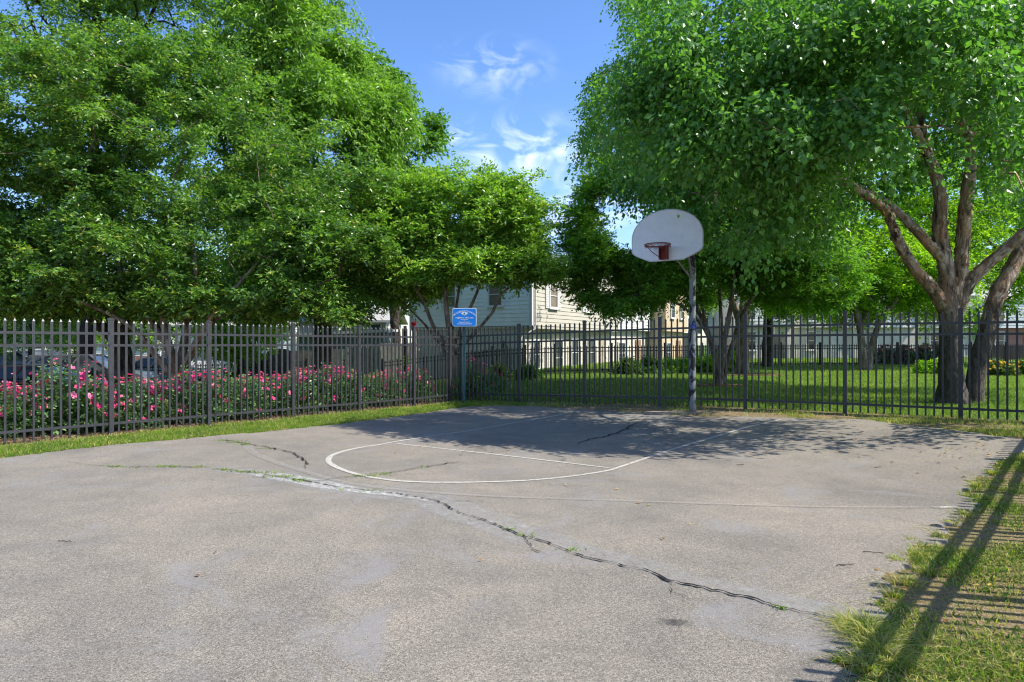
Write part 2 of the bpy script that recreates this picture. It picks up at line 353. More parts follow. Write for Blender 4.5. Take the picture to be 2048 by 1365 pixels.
edge_px = [(-700, 1010), (-300, 962), (0, 921), (120, 905), (250, 891), (360, 882), (450, 872), (520, 868), (600, 859), (670, 852), (730, 844), (800, 835), (850, 828), (900, 820), (940, 815), (1000, 813),
           (1070, 815), (1130, 819), (1200, 823), (1270, 827), (1335, 832), (1400, 836), (1480, 836), (1570, 838), (1660, 842), (1720, 840), (1800, 852), (1900, 862), (1980, 873), (2060, 884), (2048, 905), (1990, 922), (1975, 940),
           (1945, 960), (1922, 985), (1945, 1015), (1925, 1045), (1885, 1065), (1870, 1090), (1800, 1102), (1815, 1135), (1775, 1160), (1800, 1190), (1752, 1200), (1735, 1225), (1690, 1245), (1700, 1275), (1740, 1300), (1710, 1340), (1690, 1400)]
def court_outline():
    pts = [G(*p)[:2] for p in edge_px]
    out = []
    r = np.random.default_rng(3)
    for a, b in zip(pts[:-1], pts[1:]):
        l = np.linalg.norm(b - a); n = max(1, int(l / .09)); nn = np.array([-(b - a)[1], (b - a)[0]]) / (l + 1e-9)
        for k in range(n):
            q = a + (b - a) * k / n; w = .045 if q[0] > .5 and q[1] < 9.8 else .02
            out.append(q + nn * r.normal(0, w))
    out.append(pts[-1]); out += [np.array([1.1, 1.6]), np.array([1.0, -5.0]), np.array([-14, -5.0])]
    return out
COURT = court_outline()
def court():
    pts = [Vector(p) for p in COURT]; n = len(pts)
    gx, gy = np.meshgrid(np.arange(-14, 14, .33), np.arange(-5, 19, .33)); gx = gx.ravel() + .011; gy = gy.ravel() + .013
    k = inpoly(gx, gy, COURT); ip = [Vector((a, b)) for a, b in zip(gx[k], gy[k])]
    v, e, f, *_ = delaunay_2d_cdt(pts + ip, [(i, (i + 1) % n) for i in range(n)], [list(range(n))], 1, 1e-5)
    V = np.array([(p[0], p[1]) for p in v]); F = np.array([t for t in f if len(t) == 3])
    z = tz(V[:, 0], V[:, 1]) + .022
    mb = MB(); mb.add(np.column_stack([V, z]), F, ())
    C = np.array(COURT); zc = tz(C[:, 0], C[:, 1]); m = len(C)
    nrm = np.roll(C, -1, 0) - np.roll(C, 1, 0); nrm = np.column_stack([-nrm[:, 1], nrm[:, 0]]); nrm /= np.linalg.norm(nrm, axis=1)[:, None]
    A = np.column_stack([C, zc + .022]); B = np.column_stack([C + nrm * .03, zc - .02])
    mb.add(np.concatenate([A, B]), (), [(i, (i + 1) % m, m + (i + 1) % m, m + i) for i in range(m)])
    tag(mb.build('court', M['asphalt']), kind='structure')
court()

def catmull(pts, step=.15):
    pts = [np.array(p, float) for p in pts]; Q = [2 * pts[0] - pts[1]] + pts + [2 * pts[-1] - pts[-2]]; out = []
    for i in range(1, len(Q) - 2):
        p0, p1, p2, p3 = Q[i - 1:i + 3]; n = max(1, int(np.linalg.norm((p2 - p1)[:3]) / step))
        for k in range(n):
            t = k / n; out.append(.5 * ((2 * p1) + (-p0 + p2) * t + (2 * p0 - 5 * p1 + 4 * p2 - p3) * t * t + (-p0 + 3 * p1 - 3 * p2 + p3) * t ** 3))
    out.append(pts[-1]); return np.array(out)
_lift = [0]
def ribbon(name, pxs, width, m, lift=.006, soft=True, jag=0.0, step=.12, seed=0, taper=False, wn=0.0, ground_pts=None):
    base = ground_pts if ground_pts is not None else [G(*p)[:2] for p in pxs]
    C = catmull(base, step); r = np.random.default_rng(seed); n = len(C)
    if jag:
        j = r.normal(0, jag, (n, 2)); j2 = np.cumsum(r.normal(0, jag * .7, (n, 2)), 0); j2 -= np.linspace(0, 1, n)[:, None] * j2[-1]; C = C + j + j2 * .7
    T = np.gradient(C, axis=0); T /= np.linalg.norm(T, axis=1)[:, None] + 1e-9; Nn = np.column_stack([-T[:, 1], T[:, 0]])
    w = np.full(n, width / 2) if np.isscalar(width) else np.interp(np.linspace(0, 1, n), np.linspace(0, 1, len(width)), width) / 2
    if wn: w = w * (1 + r.normal(0, wn, n)).clip(.3, 2)
    if taper: w = w * np.minimum(1, np.minimum(np.arange(n), np.arange(n)[::-1]) / 5 + .15)
    _lift[0] += .0004; lf = .022 + lift + _lift[0]
    cols = [-1, -.72, 0, .72, 1] if soft else [-1, 1]; al = [0, 1, 1, 1, 0] if soft else [1, 1]
    V = []; A = []
    for c, a in zip(cols, al):
        q = C + Nn * (w * c)[:, None]; V.append(np.column_stack([q, tz(q[:, 0], q[:, 1]) + lf]))
        e = np.full(n, float(a)); e[0] = 0 if soft else 1; e[-1] = 0 if soft else 1; A.append(e)
    K = len(cols); V = np.stack(V, 1).reshape(-1, 3); A = np.stack(A, 1).ravel(); i = np.arange(n - 1)[:, None] * K; j = np.arange(K - 1)[None, :]
    F = np.stack([i + j + 1, i + j, i + K + j, i + K + j + 1], -1).reshape(-1, 4)
    mb = MB(); mb.add(V, (), F, A); return tag(mb.build(name, m), kind='structure')

# pale wear first, paint next, cracks last
crackA = [(110, 925), (180, 935), (290, 939), (400, 940), (500, 948), (590, 962), (680, 980), (760, 989), (830, 999), (890, 1013), (935, 1035), (985, 1050), (1045, 1076), (1100, 1092), (1170, 1121), (1230, 1135), (1300, 1152), (1340, 1170), (1420, 1188), (1500, 1205), (1560, 1222), (1620, 1236), (1680, 1250)]
ribbon('court_stain', crackA[3:14], [.3, .5, .6, .45], M['stain'], .001, step=.3)
ribbon('court_stain', [(p[0] + 12, p[1] - 9) for p in crackA[12:]], [.22, .3, .24, .34], M['stain'], .001, step=.3)
ribbon('court_stain', [(1200, 842), (1290, 836), (1340, 845), (1280, 852)], .5, M['stain'], .001, step=.2)
ribbon('court_line', [(500, 948), (600, 965), (700, 984), (800, 996), (880, 1012)], [.24, .34, .30, .20, .08], M['white_patch'], .003, step=.2, wn=.1)
ribbon('court_line', [(785, 890), (1000, 914), (1224, 941)], .058, M['paint'], .003)
ribbon('court_line', [(1562, 842), (1480, 862), (1380, 892), (1300, 918), (1250, 935), (1210, 947), (1120, 960), (1030, 967), (900, 970), (800, 967), (730, 957), (680, 942), (657, 927), (668, 913), (710, 901), (760, 893), (785, 888), (860, 876), (950, 863), (1050, 845), (1150, 826)], [.08, .07, .058, .06, .07, .095, .05, .06, .07], M['paint'], .003)
ribbon('court_line', [(492, 888), (500, 905), (540, 925), (610, 948), (700, 972), (830, 988), (1000, 999), (1180, 1005), (1400, 1013), (1600, 1019), (1750, 1021), (1865, 1020)], [.15, .12, .10, .08, .07, .06, .06], M['ghost'], .003, step=.25)
ribbon('court_line', [(1862, 1021), (1920, 1020)], .06, M['paint'], .003)
ribbon('court_stain', [(1310, 1253), (1345, 1254), (1385, 1256)], .10, fademat('oil_stain', (.05, .05, .055), .8, 20, .3, .6), .001, step=.05)
ribbon('court_crack', [(1045, 1076), (1062, 1098), (1100, 1120)], .006, M['crack'], .006, False, .01, .03, 11, True, .5)
ribbon('court_crack', [(1340, 1170), (1345, 1190), (1385, 1210)], .005, M['crack'], .006, False, .01, .03, 12, True, .5)
ribbon('court_crack', [(890, 1013), (930, 1008), (990, 1016)], .005, M['crack'], .006, False, .01, .03, 13, True, .5)
ribbon('court_crack', crackA, [.004, .006, .008, .011, .012, .012, .013, .014], M['crack'], .006, False, .007, .03, 1, True, .65)
ribbon('court_crack', [(440, 882), (485, 890), (545, 901), (585, 912), (610, 928), (608, 942)], .018, M['crack'], .006, False, .015, .07, 2, True, .4)
ribbon('court_crack', [(700, 958), (800, 948), (880, 935), (940, 926)], .012, M['crack'], .006, False, .015, .07, 3, True, .4)
ribbon('court_crack', [(1150, 893), (1200, 880), (1250, 866), (1268, 852), (1290, 848)], [.02, .03, .03, .02], M['crack'], .006, False, .02, .08, 4, True, .4)
ribbon('court_crack', [(1280, 878), (1350, 882), (1420, 884)], .012, M['crack'], .006, False, .012, .08, 5, True, .4)
ribbon('court_crack', [(1765, 1040), (1800, 1047), (1830, 1055)], .010, M['crack'], .006, False, .008, .05, 6, True, .4)
ribbon('court_crack', [(560, 962), (640, 968), (672, 962), (760, 955)], .008, M['crack'], .006, False, .012, .06, 7, True, .4)

# ------------------------------------------------------------------ grass, weeds, leaf litter
def blades(x, y, h, w, lean, col, dz=0.0, seed=0, dirs=None, curl=.5):
    n = len(x); r = np.random.default_rng(seed); th = r.uniform(0, 2 * np.pi, n); z = tz(x, y) + dz
    ld = r.uniform(0, 2 * np.pi, n) if dirs is None else dirs
    L = np.column_stack([np.cos(ld), np.sin(ld)]) * (lean * h)[:, None]
    wv = np.column_stack([np.cos(th), np.sin(th), np.zeros(n)]) * (w / 2)[:, None]
    b = np.column_stack([x, y, z - .004]); m = b + np.column_stack([L * .35, h * .6]); t = b + np.column_stack([L * (1 + curl), h * (1 - .25 * lean)])
    V = np.stack([b - wv, b + wv, m - wv * .8, m + wv * .8, t], 1).reshape(-1, 3); k = np.arange(n) * 5
    F4 = np.column_stack([k, k + 1, k + 3, k + 2]); F3 = np.column_stack([k + 2, k + 3, k + 4])
    return V, F3, F4, np.repeat(col, 5)
def scatter(n, x0, x1, y0, y1, seed): r = np.random.default_rng(seed); return r.uniform(x0, x1, n), r.uniform(y0, y1, n), r
FA = (-6.82, 11.13); FB = (-1.63, 17.28)
RA = (-1.35, 17.5); RB = (8.0, 11.7)
def dleft(x, y): return -(x - FB[0]) * .764 + (y - FB[1]) * .646
def dright(x, y): return (.527 * (x - RA[0]) + .850 * (y - RA[1]))
def grass():
    # strip between court and the left fence
    x, y, r = scatter(520000, -11, 2.5, 6, 18.5, 1)
    d = dleft(x, y); k = (~inpoly(x, y, COURT)) & (d < .06 + .05 * vnoise(x, y, 3)) & (dright(x, y) < -.05) & (x < 2.4) & (d > -3.2)
    # thin out near the court edge and under the fence
    p = np.where(x > 0.3, .45, 1) * np.where(d > -.22, .35, 1.0); k &= r.uniform(0, 1, len(x)) < p * .62
    x, y = x[k], y[k]; n = len(x); d = dleft(x, y)
    h = r.uniform(.03, .085, n) * (.6 + .7 * fbm(x, y, 1.5, 2)); col = r.normal(.47, .16, n) + .45 * (fbm(x, y, 2.2, 5) - .5)
    col = np.where(r.uniform(0, 1, n) < .10 + .35 * (d > -.25) + .3 * (x > .3), r.uniform(.85, 1, n), col)
    mb = MB(); mb.add(*blades(x, y, h, r.uniform(.006, .011, n), r.uniform(.2, 1.1, n), col.clip(0, 1), 0, 2))
    tag(mb.build('verge_grass', M['grass']), 'mown green grass strip between the asphalt court and the fence', 'grass', kind='stuff')
    # lower right: patchy tufted grass with bare soil
    x, y, r = scatter(620000, 1.0, 10, 1.6, 11.8, 3)
    k = (~inpoly(x, y, COURT)) & (dright(x, y) < .1) & (x / y < .95)
    f = fbm(x, y, 1.1, 11, 4); dens = sst(.35, .55, f)
    sx = x - (2.9 + (y - 3) * .1); soilpatch = np.exp(-(((x - 3.5) / .7) ** 2 + ((y - 4.0) / .38) ** 2)) + np.exp(-(((x - 3.0) / .5) ** 2 + ((y - 3.6) / .25) ** 2))
    dens = dens * (1 - .97 * soilpatch.clip(0, 1)); dens = np.where(y > 9.2, dens * .28, dens)
    k &= r.uniform(0, 1, len(x)) < dens * np.where(y < 6, .95, .75)
    x, y = x[k], y[k]; n = len(x)
    h = r.uniform(.02, .065, n) * (.5 + .9 * fbm(x, y, 2.1, 12)); col = r.normal(.45, .2, n) + .5 * (fbm(x, y, 1.6, 15) - .5)
    col = np.where(r.uniform(0, 1, n) < .22 + .3 * (fbm(x, y, .9, 19) > .52), r.uniform(.78, 1, n), col)
    mb = MB(); mb.add(*blades(x, y, h, r.uniform(.004, .009, n), r.uniform(.3, 1.4, n), col.clip(0, 1), 0, 4))
    # dry tussocks creeping over the asphalt edge
    tus = [(1735, 1275, .17, 520), (1760, 1310, .16, 420), (1700, 1262, .12, 260), (1815, 1170, .10, 160), (1880, 1080, .09, 140), (1845, 1115, .09, 150), (1795, 1125, .08, 120), (1930, 1035, .10, 150), (1905, 1050, .08, 110), (1955, 975, .10, 160), (1985, 950, .10, 160), (1860, 1150, .1, 150), (1775, 1330, .13, 260), (1825, 1085, .06, 70), (1980, 1000, .08, 120), (1740, 1345, .12, 200), (1790, 1195, .08, 120)]
    for i, (px, py, hh, nn) in enumerate(tus):
        g = G(px, py); r2 = np.random.default_rng(50 + i); a = r2.uniform(0, 2 * np.pi, nn); rad = np.abs(r2.normal(0, hh * .38, nn))
        xx = g[0] + np.cos(a) * rad; yy = g[1] + np.sin(a) * rad
        mb.add(*blades(xx, yy, r2.uniform(.35, 1.0, nn) * hh * .75, r2.uniform(.0025, .006, nn), r2.uniform(.3, 1.5, nn), np.where(r2.uniform(0, 1, nn) < .68, r2.uniform(.80, 1, nn), r2.uniform(.3, .7, nn)), .01, i, a, .6))
    x, y, r = scatter(260000, 1.0, 8, 1.6, 10.5, 33); k = (~inpoly(x, y, COURT)) & (dright(x, y) < .1) & (x / y < .95); x, y = x[k], y[k]; n = len(x)
    mb.add(*blades(x, y, r.uniform(.006, .02, n), r.uniform(.002, .005, n), r.uniform(1.5, 3.5, n), np.where(r.uniform(0, 1, n) < .75, r.uniform(.82, 1, n), r.uniform(.2, .6, n)), 0, 5))
    for i in range(170):      # long dry stalks fanning over the asphalt
        px_, py_ = [(1735, 1280), (1700, 1265), (1815, 1170), (1885, 1075), (1850, 1115), (1930, 1035), (1770, 1200), (1715, 1330), (1950, 965)][i % 9]
        g = G(px_ + r.normal(0, 14), py_ + r.normal(0, 9)); a = r.uniform(1.6, 4.6); l = r.uniform(.08, .26); q = np.array([math.cos(a), math.sin(a), 0])
        mb.tube([g, g + q * l * .5 + (0, 0, l * r.uniform(.1, .45)), g + q * l + (0, 0, max(.025, l * r.uniform(0, .4)))], [.0016, .0013, .0006], 3, False); mb.a[-1][:] = r.uniform(.86, 1)
    tag(mb.build('rough_grass', M['grass']), 'patchy green and dry grass creeping over the asphalt edge at the lower right', 'grass', kind='stuff')
    # fringe at the foot of the back fence
    x, y, r = scatter(260000, -1.5, 12, 9.5, 18, 5); d = dright(x, y)
    k = (~inpoly(x, y, COURT)) & (d < .3) & (x > 1.0); dens = sst(.42, .66, fbm(x, y, 1.6, 21)); k &= r.uniform(0, 1, len(x)) < dens * .5 + .04
    x, y = x[k], y[k]; n = len(x); h = r.uniform(.03, .11, n); col = np.where(r.uniform(0, 1, n) < .5, r.uniform(.8, 1, n), r.normal(.4, .2, n))
    mb = MB(); mb.add(*blades(x, y, h, r.uniform(.005, .009, n), r.uniform(.3, 1.4, n), col.clip(0, 1), 0, 6))
    tag(mb.build('fringe_grass', M['grass']), 'sparse straw and green grass at the foot of the black fence', 'grass', kind='stuff')
    # lawn behind the fences
    x, y, r = scatter(900000, -10, 34, 12, 46, 7); d = dright(x, y)
    k = (x / y < .9) & ((d > .1) & (dleft(x, y) < 3 + 0 * x) | ((dleft(x, y) > 2.5) & (d > .1) & (x > -9) & (y > 18)))
    k &= r.uniform(0, 1, len(x)) < (14 / y) ** 1.3
    x, y = x[k], y[k]; n = len(x); h = r.uniform(.05, .11, n) * (y / 20) ** .5; col = r.normal(.5, .18, n) + .5 * (fbm(x, y, .8, 31) - .5)
    mb = MB(); mb.add(*blades(x, y, h, r.uniform(.010, .018, n) * (y / 16), r.uniform(.2, 1.1, n), col.clip(0, 1), 0, 8))
    tag(mb.build('lawn_grass', M['lawn']), 'green lawn grass under the trees beyond the fence', 'grass', kind='stuff')
    # weeds in the cracks
    mb = MB(); r = np.random.default_rng(9)
    for (px, py, nn, s) in [(455, 885, 60, .12), (475, 889, 60, .1), (490, 893, 50, .07), (535, 901, 30, .08), (235, 938, 30, .08), (225, 937, 20, .05), (330, 937, 60, .1), (350, 939, 30, .06), (400, 938, 30, .05), (445, 944, 30, .06), (480, 948, 50, .08), (525, 950, 70, .1), (560, 958, 90, .12), (595, 965, 50, .06), (605, 967, 40, .05), (745, 987, 25, .05), (730, 957, 50, .09), (765, 953, 35, .07), (850, 939, 15, .05), (1025, 1066, 12, .025), (1050, 1078, 16, .03), (1140, 1106, 22, .04), (1566, 1227, 12, .025), (680, 985, 14, .04), (270, 940, 14, .05)]:
        g = G(px, py); xx = g[0] + r.normal(0, s, nn); yy = g[1] + r.normal(0, .025, nn)
        mb.add(*blades(xx, yy, r.uniform(.012, .04, nn), r.uniform(.008, .014, nn), r.uniform(.3, 1.5, nn), r.uniform(.4, .8, nn), .022, 77))
    tag(mb.build('crack_weeds', M['grass']), 'small green weeds growing in the asphalt cracks', 'weeds', kind='stuff')
    # fallen leaves and twigs
    mb = MB(); V = []; nn = 420; r = np.random.default_rng(14)
    fx = np.concatenate([r.uniform(-2, 6.5, 150), r.uniform(4.5, 7.5, 120), r.uniform(2.2, 3.2, 22), r.uniform(-6, 5, 30), r.uniform(5.2, 7, 50)])
    fy = np.concatenate([r.uniform(8.8, 13, 150), r.uniform(7, 10.8, 120), r.uniform(3, 4.6, 22), r.uniform(4, 12, 30), r.uniform(7, 9, 50)])
    for i in range(len(fx)):
        a = r.uniform(0, 6.28); s = r.uniform(.012, .034); z = float(tz(fx[i], fy[i])) + (.03 if inpoly(fx[i:i+1], fy[i:i+1], COURT)[0] else .03)
        c, s_ = math.cos(a), math.sin(a); tilt = r.uniform(-.3, .3) * s
        q = lambda u, v, w: (fx[i] + c * u - s_ * v, fy[i] + s_ * u + c * v, z + w)
        mb.add([q(-s, 0, 0), q(-.2 * s, -.5 * s, .004 + abs(tilt)), q(s, 0, .004), q(-.2 * s, .5 * s, abs(tilt))], [(0, 1, 2), (0, 2, 3)], (), np.full(4, r.uniform(0, 1)))
    tag(mb.build('fallen_leaves', M['dry']), 'dry tan and yellow leaves scattered over the asphalt edge', 'leaves', kind='stuff')
    mb = MB()
    for i, (px, py) in enumerate([(1755, 935), (1870, 1050), (1745, 1105), (130, 1083), (1965, 985), (1970, 1000), (1560, 900), (1690, 1130), (1480, 930), (1720, 1330), (1705, 1310), (1690, 1296), (1715, 1350)]):
        g = G(px, py, .028); a = r.uniform(-.5, .5); l = r.uniform(.03, .09); pts = [g + np.array([math.cos(a) * l * t, math.sin(a) * l * t + .01 * math.sin(t * 9 + i), .002]) for t in np.linspace(-1, 1, 6)]
        mb.tube(pts, .0028, 4)
    tag(mb.build('fallen_twigs', M['bark_dark']), 'thin dark twigs lying on the asphalt', 'twigs', kind='stuff')
grass()
#PART2
# ------------------------------------------------------------------ iron picket fences
def z3(p, dz=0.0): return np.array([p[0], p[1], float(tz(p[0], p[1])) + dz])
def picket(mb, p, zb, zt, w, tip=True, d=(1, 0)):
    x, y = p[0], p[1]; a = w / 2; dx, dy = d[0] * a, d[1] * a
    c = [(x - dx + dy, y - dy - dx), (x + dx + dy, y + dy - dx), (x + dx - dy, y + dy + dx), (x - dx - dy, y - dy + dx)]
    V = [(q[0], q[1], zb) for q in c] + [(q[0], q[1], zt - w * 1.5) for q in c]
    F4 = [(0, 1, 5, 4), (1, 2, 6, 5), (2, 3, 7, 6), (3, 0, 4, 7)]
    if tip:
        e = 1.25; V += [(x + (q[0] - x) * e, y + (q[1] - y) * e, zt - w * 1.3) for q in c] + [(x, y, zt + w * .2)]
        F4 += [(4, 5, 9, 8), (5, 6, 10, 9), (6, 7, 11, 10), (7, 4, 8, 11)]; F3 = [(8, 9, 12), (9, 10, 12), (10, 11, 12), (11, 8, 12)]
        mb.add(V, F3, F4)
    else: mb.add(V, [], F4 + [(4, 5, 6, 7)])
def fence(root, posts, H, m, n_pick=13, pw=.070, kw=.030, rails=(.19, 1.52, 1.72), rh=.042):
    for i, p in enumerate(posts):
        mb = MB(); b = z3(p); a = pw / 2
        d = np.array(posts[min(i + 1, len(posts) - 1)]) - np.array(posts[max(i - 1, 0)]); d /= np.linalg.norm(d); u = (d[0], d[1], 0); v = (-d[1], d[0], 0)
        mb.frame(b + (0, 0, H / 2 - .05), u, v, (0, 0, 1), a, a, H / 2 + .05)
        po = mb.build('post', m, root)
        mc = MB(); mc.frame(b + (0, 0, H + .012), u, v, (0, 0, 1), a * 1.18, a * 1.18, .012); mc.frame(b + (0, 0, H + .03), u, v, (0, 0, 1), a * .8, a * .8, .008)
        cp = mc.build('cap', m, root); cp.parent = po
    for i in range(len(posts) - 1):
        A = np.array(posts[i]); B = np.array(posts[i + 1]); L = np.linalg.norm(B - A)
        n = max(2, round(L / .127) - 1) if n_pick == 13 else n_pick
        n = 13 if (n_pick == 13 and 1.5 < L < 2.1) else n
        mb = MB(); za = float(tz(*A)); zb = float(tz(*B))
        for k in range(1, n + 1):
            t = k / (n + 1); q = A + (B - A) * t; z = za + (zb - za) * t; picket(mb, q, z + .03, z + H - .01, kw, True, (B - A) / L)
        pa = mb.build('panel', m, root)
        for rz in rails:
            mr = MB(); mr.bar((*A, za + rz), (*B, zb + rz), kw * 1.2, rh); r_ = mr.build('rail', m, root); r_.parent = pa
Lp = [onray(x, FA, FB) for x in (222, 418, 586, 718, 828, 900)]
dl = np.array([.646, .764])
posts_left = [Lp[0] - dl * 3.4, Lp[0] - dl * 1.7] + Lp
froot = thing('iron_fence', z3(posts_left[2]), 'tall black picket fence running from the left edge to the corner by the blue sign', 'fence', 'tall fence runs round the court')
fence(froot, posts_left, 1.95, M['iron'])
Rp = [onray(x, RA, RB) for x in (922, 1038, 1169, 1320, 1491, 1690, 1921)]
dr = np.array([.85, -.527])
# the third side of the enclosure runs just outside the right edge; its rails and pickets shade the grass
SC = np.array([7.51, 7.65]); se = np.array([.676, .737]); kk_ = np.linalg.solve(np.array([[dr[0], -se[0]], [dr[1], -se[1]]]), SC - Rp[-1]); CR = Rp[-1] + dr * kk_[0]
posts_right = Rp + [Rp[-1] + (CR - Rp[-1]) * .5, CR]
froot2 = thing('iron_fence', z3(Rp[0]), 'tall black picket fence behind the basketball hoop with the lawn showing through', 'fence', 'tall fence runs round the court')
fence(froot2, posts_right, 1.95, M['iron'])
mb = MB(); A = np.array(Lp[-1]); B = np.array(Rp[0])
for k in (1, 2): q = A + (B - A) * k / 3; picket(mb, q, .04, 1.94, .024)
pn = mb.build('panel', M['iron'], froot)
for rz in (.19, 1.52, 1.72): mr = MB(); mr.bar((*A, rz), (*B, rz + .02), .03, .036); r_ = mr.build('rail', M['iron'], froot); r_.parent = pn
froot3 = thing('iron_fence', z3(CR), 'black picket fence just outside the right edge that throws two rail shadows over the grass', 'fence', 'tall fence runs round the court')
fence(froot3, [CR - se * 1.83 * i for i in range(1, 8)], 1.95, M['iron'], rails=(.19, 1.50, 1.70), rh=.075)
mb = MB(); pe = CR - se * 1.83; za, zb = float(tz(*CR)), float(tz(*pe))
for k in range(1, 14): q = CR + (pe - CR) * k / 14; picket(mb, q, za + (zb - za) * k / 14 + .03, za + (zb - za) * k / 14 + 1.94, .03, True, se)
pn = mb.build('panel', M['iron'], froot3)
for rz in (.19, 1.50, 1.70): mr = MB(); mr.bar((*CR, za + rz), (*pe, zb + rz), .036, .075); r_ = mr.build('rail', M['iron'], froot3); r_.parent = pn
# low fence far behind
def poly_posts(pts, sp):
    out = []
    for a, b in zip(pts[:-1], pts[1:]):
        a = np.array(a, float); b = np.array(b, float); n = max(1, round(np.linalg.norm(b - a) / sp))
        for k in range(n): out.append(a + (b - a) * k / n)
    out.append(np.array(pts[-1], float)); return out
def pxY(px, Y): return np.array([(px - 1024) / FPX * Y, Y])
def low_fence(pts, label, sp=2.4):
    ps = poly_posts([pxY(*p) for p in pts], sp)
    r = thing('garden_fence', z3(ps[0]), label, 'fence', 'low picket fences round the far gardens')
    for i, p in enumerate(ps):
        mb = MB(); b = z3(p); mb.frame(b + (0, 0, .64), (1, 0, 0), (0, 1, 0), (0, 0, 1), .05, .05, .66); mb.build('post', M['iron_dull'], r)
    for i in range(len(ps) - 1):
        A, B = ps[i], ps[i + 1]; L = np.linalg.norm(B - A); n = int(L / .14); mb = MB(); za = float(tz(*A)); zb = float(tz(*B))
        for k in range(1, n): t = k / n; q = A + (B - A) * t; picket(mb, q, za + (zb - za) * t + .05, za + (zb - za) * t + 1.22, .026, False, (B - A) / L)
        for rz in (.15, .95, 1.1): mb.bar((*A, za + rz), (*B, zb + rz), .035, .04)
        mb.build('panel', M['iron_dull'], r)
low_fence([(-120, 17.5), (60, 19), (270, 29), (430, 33), (700, 35)], 'low black picket fence between the roses and the parked cars at the left')
low_fence([(765, 30), (880, 28.5), (985, 27), (1110, 27.5), (1330, 29), (1470, 32)], 'low black picket fence in front of the cream siding house')
low_fence([(1480, 34), (1640, 35), (1870, 36), (2150, 37)], 'low black picket fence at the back of the lawn at the right')
low_fence([(945, 31.5), (1050, 29.5)], 'short black picket gate fence beside the house corner', 1.2)

